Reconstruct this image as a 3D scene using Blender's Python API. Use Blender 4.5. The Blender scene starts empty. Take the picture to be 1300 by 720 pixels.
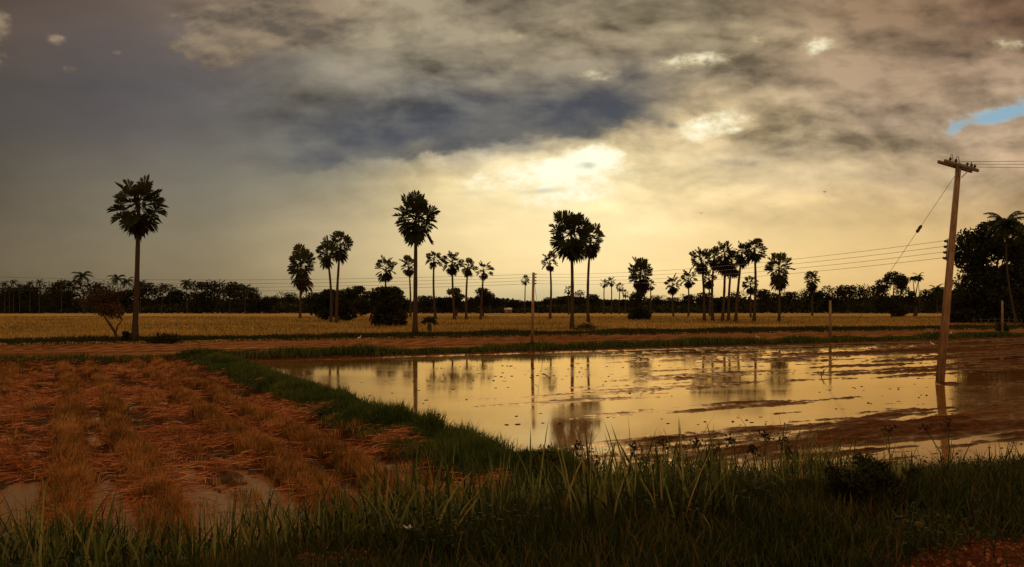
import bpy, math, random
import numpy as np
from mathutils import Vector, Matrix
C = bpy.context.scene.collection
F, CAM_H, HOR = 1126.0, 2.75, 390.0       # focal length in photo pixels, eye height, horizon row
# ------------------------------------------------------------------ sky
def s2l(c):
    c = c / 255.0
    return c / 12.92 if c <= 0.04045 else ((c + 0.055) / 1.055) ** 2.4
def rgb(r, g, b, k=1.0):
    return (s2l(r) * k, s2l(g) * k, s2l(b) * k, 1.0)

class Nd:
    """a scalar socket with arithmetic"""
    tree = None
    def __init__(self, sock): self.s = sock
    @staticmethod
    def op(kind, *args, clamp=False):
        n = Nd.tree.nodes.new('ShaderNodeMath'); n.operation = kind; n.use_clamp = clamp
        for i, a in enumerate(args):
            if isinstance(a, Nd): Nd.tree.links.new(a.s, n.inputs[i])
            else: n.inputs[i].default_value = float(a)
        return Nd(n.outputs[0])
    def __add__(a, b): return Nd.op('ADD', a, b)
    __radd__ = __add__
    def __sub__(a, b): return Nd.op('SUBTRACT', a, b)
    def __rsub__(a, b): return Nd.op('SUBTRACT', b, a)
    def __mul__(a, b): return Nd.op('MULTIPLY', a, b)
    __rmul__ = __mul__
    def __truediv__(a, b): return Nd.op('DIVIDE', a, b)
    def __rtruediv__(a, b): return Nd.op('DIVIDE', b, a)
    def max(a, b): return Nd.op('MAXIMUM', a, b)
    def min(a, b): return Nd.op('MINIMUM', a, b)
    def step(a, lo, hi):
        n = Nd.tree.nodes.new('ShaderNodeMapRange'); n.interpolation_type = 'SMOOTHSTEP'
        Nd.tree.links.new(a.s, n.inputs[0])
        n.inputs[1].default_value = lo; n.inputs[2].default_value = hi
        n.inputs[3].default_value = 0; n.inputs[4].default_value = 1
        return Nd(n.outputs[0])
    def lin(a, lo, hi): return Nd.op('DIVIDE', a - lo, hi - lo, clamp=True)
def gauss(u, v, u0, v0, ru, rv, rot=0.0):
    du, dv = u - u0, v - v0
    if rot:
        c, s = math.cos(rot), math.sin(rot)
        du, dv = du * c + dv * s, dv * c - du * s
    a = du / ru; b = dv / rv
    return Nd.op('EXPONENT', (a * a + b * b) * -1.0)
def nvec(u, v, w=0.0):
    n = Nd.tree.nodes.new('ShaderNodeCombineXYZ')
    for i, a in enumerate((u, v, w)):
        if isinstance(a, Nd): Nd.tree.links.new(a.s, n.inputs[i])
        else: n.inputs[i].default_value = a
    return n.outputs[0]
def noise(vec, scale=1.0, detail=6, rough=0.55, dist=0.0, ntype='FBM'):
    n = Nd.tree.nodes.new('ShaderNodeTexNoise')
    Nd.tree.links.new(vec, n.inputs['Vector'])
    n.inputs['Scale'].default_value = scale; n.inputs['Detail'].default_value = detail
    n.inputs['Roughness'].default_value = rough; n.inputs['Distortion'].default_value = dist
    return n
def mixc(f, a, b, blend='MIX'):
    n = Nd.tree.nodes.new('ShaderNodeMix'); n.data_type = 'RGBA'; n.blend_type = blend
    n.clamp_factor = True
    for sock, val in ((n.inputs[0], f), (n.inputs[6], a), (n.inputs[7], b)):
        if isinstance(val, Nd): Nd.tree.links.new(val.s, sock)
        elif hasattr(val, 'is_linked'): Nd.tree.links.new(val, sock)
        elif isinstance(val, (int, float)): sock.default_value = val
        else: sock.default_value = val
    return n.outputs[2]
def cscale(col, f):
    n = Nd.tree.nodes.new('ShaderNodeVectorMath'); n.operation = 'SCALE'
    Nd.tree.links.new(col, n.inputs[0])
    if isinstance(f, Nd): Nd.tree.links.new(f.s, n.inputs['Scale'])
    else: n.inputs['Scale'].default_value = f
    return n.outputs[0]

SUN_EL, SUN_AZ = 27.0, 5.0       # degrees above the horizon, degrees to the right of straight ahead

def build_sky():
    w = bpy.data.worlds.new("World"); bpy.context.scene.world = w
    w.use_nodes = True
    nt = w.node_tree; nt.nodes.clear(); Nd.tree = nt
    out = nt.nodes.new('ShaderNodeOutputWorld'); bg = nt.nodes.new('ShaderNodeBackground')
    nt.links.new(bg.outputs[0], out.inputs[0])
    sky = nt.nodes.new('ShaderNodeTexSky'); sky.sky_type = 'NISHITA'; sky.sun_disc = False
    sky.sun_elevation = math.radians(SUN_EL); sky.sun_rotation = math.radians(SUN_AZ)
    tc = nt.nodes.new('ShaderNodeTexCoord'); sp = nt.nodes.new('ShaderNodeSeparateXYZ')
    nt.links.new(tc.outputs['Generated'], sp.inputs[0])
    x, y, z = (Nd(sp.outputs[i]) for i in range(3))
    h = Nd.op('SQRT', (1.0 - z * z).max(1e-4))
    D = y.max(h * 0.5)
    U = x / D * 11.26 + 6.5                      # azimuth, in hundredths of the view's width
    V = (3.9 - z / D * 11.26).max(-6.0)          # rises downwards; the horizon is at 3.9
    # how broken the cloud deck is: ragged up and to the right, a smooth rain veil low and to the left
    rag = ((3.0 - V).lin(0.0, 1.3)) * (U + V * -0.6).lin(1.5, 5.0)
    n0 = noise(nvec(U * 0.6, V * 1.0, 3.1), 1.0, 4, 0.5)
    sc = nt.nodes.new('ShaderNodeSeparateColor'); nt.links.new(n0.outputs['Color'], sc.inputs[0])
    wu, wv = Nd(sc.outputs[0]) - 0.5, Nd(sc.outputs[1]) - 0.5
    n1 = noise(nvec(U * 2.2, V * 3.4, 7.7), 1.0, 7, 0.58)
    sc1 = nt.nodes.new('ShaderNodeSeparateColor'); nt.links.new(n1.outputs['Color'], sc1.inputs[0])
    fu, fv = Nd(sc1.outputs[0]) - 0.5, Nd(sc1.outputs[1]) - 0.5
    wa = rag * 1.3 + 0.25
    Uw = U + wu * wa * 1.5 + fu * wa * 0.45
    Vw = V + wv * wa * 0.7 + fv * wa * 0.18
    rows = [
     (-4.0, [(0,(84,74,62)),(300,(98,88,72)),(650,(100,92,76)),(1000,(96,86,70)),(1300,(86,72,58))]),
     (0.0, [(-250,(62,54,48)),(0,(80,68,60)),(150,(94,81,72)),(300,(112,98,83)),(450,(118,107,88)),(600,(110,101,86)),(750,(108,100,84)),(900,(106,97,81)),(1050,(108,93,76)),(1200,(102,84,68)),(1300,(86,68,55)),(1500,(66,52,42))]),
     (0.5, [(-250,(68,60,54)),(0,(86,75,67)),(150,(89,80,76)),(300,(102,93,84)),(450,(116,108,91)),(600,(116,108,91)),(750,(122,112,94)),(900,(122,112,93)),(1050,(124,109,90)),(1200,(102,87,73)),(1300,(112,95,80)),(1500,(76,62,50))]),
     (1.1, [(-250,(62,56,52)),(0,(77,71,66)),(150,(83,79,78)),(300,(92,88,85)),(450,(106,101,90)),(600,(105,100,90)),(750,(112,105,91)),(900,(122,112,95)),(1050,(126,111,94)),(1200,(122,106,90)),(1300,(126,110,95)),(1500,(84,70,57))]),
     (1.6, [(-250,(62,56,52)),(0,(77,72,66)),(150,(88,83,80)),(300,(94,91,87)),(450,(96,95,91)),(570,(84,86,90)),(700,(92,92,92)),(800,(128,118,100)),(900,(168,152,120)),(1050,(137,123,104)),(1180,(130,116,99)),(1300,(138,121,103)),(1500,(92,77,62))]),
     (1.93, [(-250,(64,58,52)),(0,(82,76,67)),(150,(97,91,83)),(300,(103,100,92)),(430,(98,98,95)),(560,(84,88,96)),(640,(98,98,98)),(720,(180,166,130)),(850,(172,158,125)),(950,(156,144,118)),(1050,(152,138,114)),(1200,(148,131,108)),(1300,(144,126,106)),(1500,(96,80,63))]),
     (2.35, [(-250,(68,61,53)),(0,(90,82,69)),(150,(110,102,87)),(300,(118,113,98)),(450,(146,137,112)),(600,(212,194,148)),(720,(246,231,186)),(840,(205,188,147)),(950,(172,158,126)),(1100,(157,141,114)),(1200,(158,140,113)),(1300,(150,132,106)),(1500,(100,83,62))]),
     (2.9, [(-250,(72,63,51)),(0,(98,87,70)),(150,(117,107,86)),(300,(131,121,97)),(450,(178,162,126)),(600,(218,198,150)),(750,(236,216,168)),(900,(222,200,152)),(1050,(206,183,135)),(1200,(192,167,121)),(1300,(170,145,104)),(1500,(108,88,62))]),
     (3.4, [(-250,(74,64,49)),(0,(100,88,67)),(150,(117,104,80)),(300,(136,122,93)),(450,(181,163,122)),(600,(216,194,143)),(750,(234,211,157)),(900,(228,202,147)),(1050,(212,185,132)),(1200,(206,176,123)),(1300,(182,150,100)),(1500,(116,92,60))]),
     (3.85, [(-250,(72,61,46)),(0,(97,84,63)),(150,(110,97,73)),(300,(128,113,84)),(450,(165,147,106)),(600,(180,164,122)),(700,(178,166,130)),(850,(205,182,132)),(1000,(202,175,122)),(1200,(193,163,110)),(1300,(168,137,91)),(1500,(108,84,54))]),
    ]
    lo, hi = -2.5, 15.0
    pos = Nd.op('DIVIDE', Uw - lo, hi - lo, clamp=True)
    col = None
    for i, (vr, stops) in enumerate(rows):
        r = nt.nodes.new('ShaderNodeValToRGB'); r.color_ramp.interpolation = 'CARDINAL'
        el = r.color_ramp.elements
        while len(el) > 1: el.remove(el[-1])
        for j, (px, c) in enumerate(stops):
            p = (px / 100.0 - lo) / (hi - lo)
            e = el[0] if j == 0 else el.new(p)
            e.position = p; e.color = rgb(*c)
        nt.links.new(pos.s, r.inputs[0])
        col = r.outputs[0] if col is None else mixc(Vw.lin(rows[i-1][0], vr), col, r.outputs[0])
    # mottling of the deck: broad billows and finer curd, streaky towards the horizon
    nb = Nd(noise(nvec(U * 0.5 + wu * 0.45, V * 1.1 + wv * 0.4, 11.0), 1.0, 6, 0.5, 0.0).outputs[0]) - 0.5
    nf = Nd(noise(nvec(U * 1.7 + wu * 0.6, V * 3.1 + wv * 0.5, 21.0), 1.0, 8, 0.56, 0.0).outputs[0]) - 0.5
    ng = Nd(noise(nvec(U * 5.5 + fu * 0.8, V * 8.5 + fv * 0.8, 41.0), 1.0, 6, 0.6, 0.0).outputs[0]) - 0.5
    def deck(du, dv, seed, s):
        return Nd(noise(nvec((U + du) * 0.62 * s + wu * 0.5, (V + dv) * 1.3 * s + wv * 0.45, seed), 1.0, 7, 0.53, 0.0).outputs[0])
    rel = deck(0, 0, 51.0, 1.0) - deck(0.10, -0.16, 51.0, 1.0)
    rel2 = deck(0, 0, 61.0, 2.6) - deck(0.04, -0.06, 61.0, 2.6)
    amp = rag * 1.0 + 0.07
    det = (nb * 3.0 + nf * 0.55 + ng * 0.12 + rel * 4.6 + rel2 * 0.9) * amp + 1.04 + rag * 0.30
    col = cscale(col, det.max(0.52 + nf * 0.5).min(1.9))
    col = mixc(1.0, col, mixc(U.lin(1.0, 9.0), (1.16, 1.17, 1.20, 1), (1.25, 1.17, 1.06, 1)), 'MULTIPLY')
    # the blue-grey bank left of the break: a firm lower edge, fading upwards and to the left
    edge = V * -1.0 + (2.16 - (U - 4.2).max(-1.0) * 0.135) + (nf * 0.55 + ng * 0.25 + wv * 0.3)
    bank = edge.step(-0.03, 0.14) * (1.0 - edge.step(0.25, 1.15)) * U.step(2.8, 4.9) * (1.0 - U.step(7.9, 8.9))
    bcol = mixc((rel * 5.0 + nb * 2.0 + 0.45).lin(0.0, 1.0), rgb(72, 77, 88), rgb(108, 106, 101))
    col = mixc(bank * 0.9, col, bcol)
    # soft lit cumulus tops at the upper left
    cu = (gauss(U, V, 3.1, 0.28, 1.0, 0.36) + gauss(U, V, 2.75, 0.66, 0.42, 0.24) * 0.95 + gauss(U, V, 4.1, 0.25, 1.2, 0.5) * 0.8
          + gauss(U, V, -0.15, 0.55, 0.38, 0.55) * 0.95 + gauss(U, V, 0.72, 0.52, 0.22, 0.12) * 0.75
          + gauss(U, V, 0.88, 0.9, 0.2, 0.09) * 0.75 + gauss(U, V, 2.18, 0.56, 0.16, 0.09) * 0.6 + gauss(U, V, 1.48, 0.67, 0.1, 0.05) * 0.6)
    nc = noise(nvec(U * 1.5, V * 2.0, 33.0), 1.0, 6, 0.55)
    ncf = Nd(nc.outputs[0]) - 0.5
    cm = (cu + (ncf * 1.2 + fu * 1.1 + ng * 0.9) * (cu * 1.7).min(1.0)).step(0.44, 0.9)
    shade = (ncf * 0.8 + rel * 3.5 + rel2 * 3.0 + 0.55 - (V - 0.3) * 0.2).lin(0.0, 1.1)
    cc = mixc(shade, rgb(100, 90, 79), rgb(154, 134, 110))
    fade = 1.0 - (U).step(3.6, 6.0)
    col = mixc(cm * 0.9 * fade, col, cc)
    # the break in the cloud with the sun's glow behind
    br = (gauss(U, V, 7.3, 2.14, 0.75, 0.28, -0.3) + gauss(U, V, 6.4, 2.25, 0.9, 0.2, -0.2) * 0.66 + gauss(U, V, 9.05, 1.6, 0.5, 0.2, -0.1) * 0.95
          + gauss(U, V, 7.3, 2.5, 0.9, 0.16, -0.25) * 0.74 + gauss(U, V, 7.7, 1.95, 0.3, 0.1) * 0.5 + gauss(U, V, 8.75, 0.78, 0.6, 0.12, -0.12) * 0.72 + gauss(U, V, 10.35, 0.58, 0.32, 0.14) * 0.66 + gauss(U, V, 7.6, 0.95, 0.45, 0.1) * 0.42
          + gauss(U, V, 6.5, 0.45, 0.35, 0.1) * 0.4 + gauss(U, V, 12.8, 0.55, 0.3, 0.12) * 0.5 + gauss(U, V, 9.6, 0.5, 0.2, 0.1) * 0.4)
    bn = nf * 1.5 + fv * 0.8 + ng * 1.0
    bm = (br * 1.6).min(1.0)
    col = mixc((br + bn * bm * 0.9).step(0.15, 0.95) * 0.65, col, rgb(250, 229, 176))
    gl_ = gauss(U, V, 7.1, 2.5, 1.5, 0.55)
    col = mixc((gl_ + bn * 0.25 * gl_) * 0.55, col, rgb(248, 226, 172))
    col = mixc((br + bn * bm * 1.5).step(0.30, 1.35), col, rgb(255, 250, 220, 1.1))
    # dark blue cloud base over the break
    dk = gauss(U, V, 5.9, 1.86, 1.0, 0.13, -0.14) * 0.8 + gauss(U, V, 5.9, 2.45, 0.9, 0.07, -0.05) * 0.4 + gauss(U, V, 7.5, 1.72, 0.45, 0.1) * 0.7 + gauss(U, V, 9.1, 2.08, 1.0, 0.11, -0.05) * 0.55 \
         + gauss(U, V, 12.3, 0.35, 0.9, 0.2, -0.3) * 0.4 + gauss(U, V, 7.42, 2.1, 0.2, 0.07) * 0.5 + gauss(U, V, 7.0, 2.42, 0.5, 0.06, -0.1) * 0.45 + gauss(U, V, 8.55, 1.6, 0.12, 0.06) * 0.7
    col = mixc((dk + bn * (dk * 1.6).min(1.0) * 0.8).step(0.25, 1.0) * 0.62, col, rgb(70, 74, 84))
    # the hole with clear sky at the far right
    ho = gauss(U, V, 12.72, 1.46, 0.55, 0.12, -0.24) + gauss(U, V, 12.12, 1.62, 0.2, 0.13, -0.6) * 0.7 + gauss(U, V, 13.4, 1.3, 0.5, 0.2) * 0.8
    hm = (ho + (fv * 1.0 + nf * 1.6 + ng * 1.4 + rel * 2.0) * (ho * 2.0).min(1.0)).step(0.26, 0.95)
    rim = (ho + (nf * 1.6 + ng) * (ho * 2.0).min(1.0)).step(0.12, 0.5)
    col = mixc(rim * 0.35, col, rgb(176, 155, 130))
    clear = mixc(0.95, cscale(sky.outputs[0], 0.06), mixc((ho + nf * 0.9 + ng * 0.5).lin(0.35, 1.0), rgb(184, 184, 174), rgb(140, 174, 192)))
    col = mixc(hm, col, clear)
    # behind the viewer the west-lit clouds are warm and bright
    back = Nd.op('MULTIPLY', y, -1.0).step(-0.35, 0.5)
    col = mixc(back * 0.95, col, rgb(205, 163, 116))
    col = mixc((0.0 - z).step(0.02, 0.12), col, rgb(60, 45, 28))
    nt.links.new(cscale(col, 10.0), bg.inputs[0])
    bg.inputs[1].default_value = 0.1
    w.cycles.sampling_method = 'MANUAL'; w.cycles.sample_map_resolution = 1024
    sun = bpy.data.lights.new('sun', 'SUN'); sun.energy = 0.9; sun.angle = math.radians(12); sun.color = (1.0, 0.76, 0.47)
    so = bpy.data.objects.new('sun', sun); C.objects.link(so)
    so.rotation_euler = (math.radians(90 - SUN_EL), 0, math.radians(180 - SUN_AZ))
    so.location = (0, 0, 60)

def build_camera():
    cam = bpy.data.cameras.new('camera'); co = bpy.data.objects.new('camera', cam); C.objects.link(co)
    cam.sensor_fit = 'HORIZONTAL'; cam.sensor_width = 36.0
    cam.lens = 36.0 * F / 1300.0; cam.shift_y = 30.0 / 1300.0
    cam.clip_start = 0.1; cam.clip_end = 6000
    co.location = (0, 0, CAM_H); co.rotation_euler = (math.radians(90), 0, 0)
    sc = bpy.context.scene; sc.camera = co
    sc.view_settings.view_transform = 'Standard'; sc.view_settings.look = 'None'
    sc.view_settings.exposure = 0; sc.view_settings.gamma = 1; sc.view_settings.use_curve_mapping = False
# ------------------------------------------------------------------ small helpers
random.seed(7)
RNG = np.random.default_rng(11)

def at(px, py, z=0.0):
    """photo pixel -> the point at height z seen there"""
    Y = (CAM_H - z) * F / (py - HOR)
    return Vector(((px - 650) / F * Y, Y, z))
def at_depth(px, py, Y):
    return Vector(((px - 650) / F * Y, Y, CAM_H + (HOR - py) / F * Y))

class MB:
    """collects vertices and faces, links them as ONE mesh object"""
    def __init__(self): self.v = []; self.f = []; self.n = 0; self.r = []
    def add(self, V, Fs, rnd=None):
        V = np.asarray(V, float).reshape(-1, 3)
        self.v.append(V)
        if not isinstance(Fs, (list, tuple)): Fs = [Fs]
        for f in Fs:
            f = np.asarray(f, int)
            if f.size: self.f.append(f + self.n)
        self.r.append(np.full(len(V), 0.5) if rnd is None else np.broadcast_to(np.asarray(rnd, float), (len(V),)))
        self.n += len(V); return self
    def tube(self, pts, rad, sides=8, rnd=None, caps=True):
        P = np.asarray([tuple(p) for p in pts], float); n = len(P)
        rad = np.broadcast_to(np.asarray(rad, float), (n,))
        T = np.gradient(P, axis=0); T /= np.linalg.norm(T, axis=1, keepdims=True) + 1e-9
        up = np.array([0, 0, 1.0]) if abs(T[0][2]) < 0.9 else np.array([1.0, 0, 0])
        A = np.cross(T, up); A /= np.linalg.norm(A, axis=1, keepdims=True) + 1e-9
        B = np.cross(T, A)
        th = np.linspace(0, 2 * np.pi, sides, endpoint=False)
        V = P[:, None] + rad[:, None, None] * (np.cos(th)[None, :, None] * A[:, None] + np.sin(th)[None, :, None] * B[:, None])
        i = np.arange(n - 1)[:, None]; j = np.arange(sides)[None]
        k = (j + 1) % sides
        f = np.stack([i * sides + j, i * sides + k, (i + 1) * sides + k, (i + 1) * sides + j], -1).reshape(-1, 4)
        fs = [f]
        if caps:
            fs.append(np.arange(sides)[None, ::-1]); fs.append((n - 1) * sides + np.arange(sides)[None])
        return self.add(V.reshape(-1, 3), fs, rnd)
    def box(self, c, size, M=None, taper=1.0, bev=0.0):
        sx, sy, sz = (s / 2 for s in size)
        if bev:
            ring = lambda a, b, r: [(-a + r, -b), (a - r, -b), (a, -b + r), (a, b - r), (a - r, b), (-a + r, b), (-a, b - r), (-a, -b + r)]
            V = [(x, y, -sz) for x, y in ring(sx, sy, bev)] + [(x * taper, y * taper, sz) for x, y in ring(sx, sy, bev)]
            q = [[i, (i + 1) % 8, 8 + (i + 1) % 8, 8 + i] for i in range(8)]
            fs = [np.array(q), np.array([[7, 6, 5, 4, 3, 2, 1, 0]]), np.array([[8, 9, 10, 11, 12, 13, 14, 15]])]
        else:
            V = [(-sx, -sy, -sz), (sx, -sy, -sz), (sx, sy, -sz), (-sx, sy, -sz)] + \
                [(x * taper, y * taper, sz) for x, y in ((-sx, -sy), (sx, -sy), (sx, sy), (-sx, sy))]
            fs = [np.array([[0, 3, 2, 1], [4, 5, 6, 7], [0, 1, 5, 4], [1, 2, 6, 5], [2, 3, 7, 6], [3, 0, 4, 7]])]
        V = np.array(V)
        if M is not None: V = V @ np.array(M.to_3x3()).T
        return self.add(V + np.array(c), fs)
    def build(self, name, mat, parent=None, smooth=False, attr=False):
        V = np.concatenate(self.v)
        loops = np.concatenate([f.reshape(-1) for f in self.f]); sizes = np.concatenate([np.full(len(f), f.shape[1]) for f in self.f])
        me = bpy.data.meshes.new(name)
        me.vertices.add(len(V)); me.vertices.foreach_set('co', V.astype(np.float32).ravel())
        me.loops.add(len(loops)); me.loops.foreach_set('vertex_index', loops.astype(np.int32))
        me.polygons.add(len(sizes))
        st = np.concatenate([[0], np.cumsum(sizes)[:-1]])
        me.polygons.foreach_set('loop_start', st.astype(np.int32))
        if smooth: me.polygons.foreach_set('use_smooth', np.ones(len(sizes), bool))
        me.update(calc_edges=True)
        if attr:
            a = me.attributes.new('vary', 'FLOAT', 'POINT'); a.data.foreach_set('value', np.concatenate(self.r).astype(np.float32))
        me.materials.append(mat)
        o = bpy.data.objects.new(name, me); C.objects.link(o)
        if parent is not None: o.parent = parent
        return o

def tag(o, label=None, cat=None, group=None, kind=None):
    for k, v in (('label', label), ('category', cat), ('group', group), ('kind', kind)):
        if v: o[k] = v
    return o
def thing(name, loc, label, cat, group=None):
    o = bpy.data.objects.new(name, None); C.objects.link(o); o.empty_display_size = 0.3
    o.location = loc
    return tag(o, label, cat, group)
def copy_thing(src, loc, label=None, group=None, rotz=0.0, scale=(1, 1, 1)):
    r = src.copy(); C.objects.link(r); r.location = loc; r.rotation_euler = (0, 0, rotz); r.scale = scale
    if label: r['label'] = label
    if group: r['group'] = group
    for ch in src.children:
        c = ch.copy(); C.objects.link(c); c.parent = r
        for g in ch.children:
            d = g.copy(); C.objects.link(d); d.parent = c
    return r

# lattice noise for shaping the ground
_TAB = RNG.random((512, 512))
def vnoise(x, y, k=0):
    x = np.asarray(x, float) + 17.3 * k; y = np.asarray(y, float) + 31.7 * k
    xi = np.floor(x).astype(int); yi = np.floor(y).astype(int)
    fx = x - xi; fy = y - yi
    fx = fx * fx * (3 - 2 * fx); fy = fy * fy * (3 - 2 * fy)
    t = lambda a, b: _TAB[a & 511, b & 511]
    return (t(xi, yi) * (1 - fx) + t(xi + 1, yi) * fx) * (1 - fy) + (t(xi, yi + 1) * (1 - fx) + t(xi + 1, yi + 1) * fx) * fy
def fbm(x, y, k=0, octv=4, gain=0.5):
    s = 0; a = 1; t = 0
    for i in range(octv):
        s = s + a * vnoise(np.asarray(x) * 2 ** i, np.asarray(y) * 2 ** i, k + i); t += a; a *= gain
    return s / t
def sstep(a, lo, hi):
    t = np.clip((np.asarray(a, float) - lo) / (hi - lo), 0, 1); return t * t * (3 - 2 * t)

# ------------------------------------------------------------------ the lie of the land
CA, SA = 0.891, 0.454                       # the paddies are a grid turned by 27 degrees
def ab(x, y): return x * CA + y * SA, -x * SA + y * CA
def xy(a, b): return a * CA - b * SA, a * SA + b * CA
def toe(x):                                 # foot of the roadside bank
    x = np.asarray(x, float)
    return 10.7 + 2.1 * sstep(x, -3.2, 0.6) + 0.31 * np.clip(x, 0, 14) + 0.08 * np.clip(x, -9, 0) + 0.7 * (fbm(x * 0.35, x * 0 + 2.2, 5, 3) - 0.5)
DIKE_A, FAR_B = 6.4, 47.0
def zones(x, y):
    a, b = ab(x, y)
    wob = fbm(x * 0.25, y * 0.25, 3, 3) - 0.5
    d = toe(x) - y                          # metres into the bank
    bank = sstep(d, -0.3, 0.5)
    farb = FAR_B + 0.06 * (a - 8) + wob * 1.2
    verge = 70 + wob * 2 + np.clip(a - 55, 0, 60) * -0.05
    dike = np.exp(-((a - DIKE_A - wob * 0.8) / 0.85) ** 2) * sstep(b, 8, 11) * (1 - sstep(b, farb - 0.5, farb + 1))
    r3 = np.exp(-((b - farb) / .95) ** 2)
    r1 = np.exp(-((b - verge - 3.2) / 1.6) ** 2)
    return a, b, d, bank, farb, verge, dike, r3, r1, wob
def stub_row(a):                            # 1 on a row of standing stubble, 0 in the cut lanes between
    p = (a - 4.3) / 1.02
    k = np.round(p)
    on = np.where(k % 3 == 1, .3, 1.0)
    return np.clip(0.5 + 0.8 * np.cos(2 * np.pi * p), 0, 1) * on
def ground_z(x, y, parts=False):
    x = np.asarray(x, float); y = np.asarray(y, float)
    a, b, d, bank, farb, verge, dike, r3, r1, wob = zones(x, y)
    n1 = fbm(x * 0.9, y * 0.9, 1, 4) - 0.5; n2 = fbm(x * 3.5, y * 3.5, 9, 4, 0.6) - 0.5
    # flooded paddy: open water to the left, ploughed mud in long streaks to the right
    t = a - 0.72 * (b - 25)
    streak = fbm(a * 0.11, b * 1.05, 21, 5, 0.62) - 0.5
    streak2 = fbm(a * 0.05, b * 0.33, 27, 3) - 0.5
    big = fbm(a * 0.09, b * 0.2, 25, 2) - 0.5
    fine = fbm(a * 0.16, b * 2.3, 23, 4, 0.6) - 0.5
    open_ = 1 - sstep(t, 4, 22)
    mud = -0.030 - 0.060 * open_ + 0.026 * sstep(t, 12, 34) + 0.022 * sstep(t, 30, 46) + 0.26 * streak * (0.5 + 0.5 * sstep(t, 2, 16)) + 0.13 * fine + 0.12 * streak2 + 0.05 * big + (0.05 * n2 + 0.15 * (fbm(a * .9, b * 4.2, 29, 4, .6) - .5)) * (.35 + .65 * sstep(t, 4, 18))
    pond = np.where(a > DIKE_A, mud, 0)
    # cut stubble field: lanes and rows, puddles towards the bank and at the far left
    row = stub_row(a + 0.5 * wob)
    pool = sstep(toe(x) - 0 - y, -5.0, -1.2) * 0.15 * (0.55 + 1.1 * (fbm(x * 0.4, y * 0.4, 33, 3) - 0.25)) + 0.15 * sstep(-a, 2.5, 7.5) * sstep(fbm(x * 0.3, y * 0.3, 35, 3), 0.35, 0.6)
    stub = 0.02 + 0.11 * row + 0.12 * n1 + 0.07 * n2 - pool
    base = np.where(a > DIKE_A, pond, stub)
    # bare ploughed strip, then the rice
    furrow = 0.05 * np.sin(b * 2 * np.pi / 1.25 + 3 * wob) + 0.05 * n2
    strip = 0.10 + furrow
    k2 = sstep(b, farb - 0.2, farb + 0.6); k3 = sstep(b, verge + 0.5, verge + 2.5)
    z = base * (1 - k2) + strip * k2
    z = z * (1 - k3) + (0.30 + 0.12 * n1) * k3
    hd = (0.30 + 0.45 * n1) * dike; h3 = (0.30 + 0.30 * n1) * r3; h1 = (0.30 + 0.25 * n1) * r1
    z = np.maximum(z, np.where(dike > .01, hd - .25 * (1 - sstep(dike, .01, .3)), -9))
    z = np.maximum(z, np.where(r3 > .01, h3 - .25 * (1 - sstep(r3, .01, .3)), -9)); z = np.maximum(z, np.where(r1 > .02, h1 + .05, -9))
    hb = 1.08 * sstep(d, -0.2, 6.6) + 0.22 * n1 * sstep(d, 0.3, 2) + 0.05 * n2
    z = np.maximum(z * (1 - bank) , 0) * 1.0 + np.where(bank > 0, hb * bank, 0) + np.where(z < 0, z * (1 - bank), 0)
    z = z + np.exp(-((x - 15.4) ** 2 + (y - 31.9) ** 2) / .55) * (.13 + .25 * n2)          # mud heaped round the pole's foot
    far = sstep(np.hypot(x, y), 500, 2400)
    z = z + 6.0 * far * fbm(x * 0.002, y * 0.002, 40, 2)
    if parts:
        inner = (1 - bank)
        rice = k3 * inner; soil = k2 * (1 - k3) * inner
        grassy = np.clip(np.maximum(np.maximum(dike, r3), r1) * 2.2 - 0.5, 0, 1)
        grassy = np.maximum(grassy * inner, bank)
        stubz = np.where((a <= DIKE_A), 1.0, 0.0) * (1 - k2) * inner
        mudz = np.where(a > DIKE_A, 1.0, 0.0) * (1 - k2) * inner
        gn = fbm(x * 1.3, y * 1.3, 50, 3) - 0.5
        grav = sstep(x * 0.5 - y + 4.72 + gn * 1.0, -0.2, 0.35)
        return z, rice, soil, grassy, stubz, mudz, grav
    return z
def gz(x, y): return float(ground_z(np.array([x]), np.array([y]))[0])

# ------------------------------------------------------------------ materials
def new_mat(name):
    m = bpy.data.materials.new(name); m.use_nodes = True
    nt = m.node_tree; Nd.tree = nt
    for n in list(nt.nodes):
        if n.type != 'OUTPUT_MATERIAL': nt.nodes.remove(n)
    return m, nt, next(n for n in nt.nodes if n.type == 'OUTPUT_MATERIAL')
def principled(nt, out=None, rough=0.8, spec=0.3):
    p = nt.nodes.new('ShaderNodeBsdfPrincipled')
    p.inputs['Roughness'].default_value = rough; p.inputs['Specular IOR Level'].default_value = spec
    if out is not None: nt.links.new(p.outputs[0], out.inputs[0])
    return p
def ramp(nt, fac, stops, interp='LINEAR'):
    r = nt.nodes.new('ShaderNodeValToRGB'); r.color_ramp.interpolation = interp
    el = r.color_ramp.elements
    while len(el) > 1: el.remove(el[-1])
    for j, (p, c) in enumerate(stops):
        e = el[0] if j == 0 else el.new(p)
        e.position = p; e.color = (*c, 1)
    nt.links.new(fac.s if isinstance(fac, Nd) else fac, r.inputs[0])
    return r.outputs[0]
def attr(nt, name, vec=False):
    n = nt.nodes.new('ShaderNodeAttribute'); n.attribute_name = name
    return n.outputs['Color'] if vec else n.outputs['Fac']
def objpos(nt):
    g = nt.nodes.new('ShaderNodeNewGeometry'); return g.outputs['Position']
def bump(nt, height, strength, dist, p):
    b = nt.nodes.new('ShaderNodeBump'); b.inputs['Strength'].default_value = strength; b.inputs['Distance'].default_value = dist
    nt.links.new(height.s if isinstance(height, Nd) else height, b.inputs['Height']); nt.links.new(b.outputs[0], p.inputs['Normal'])

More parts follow.
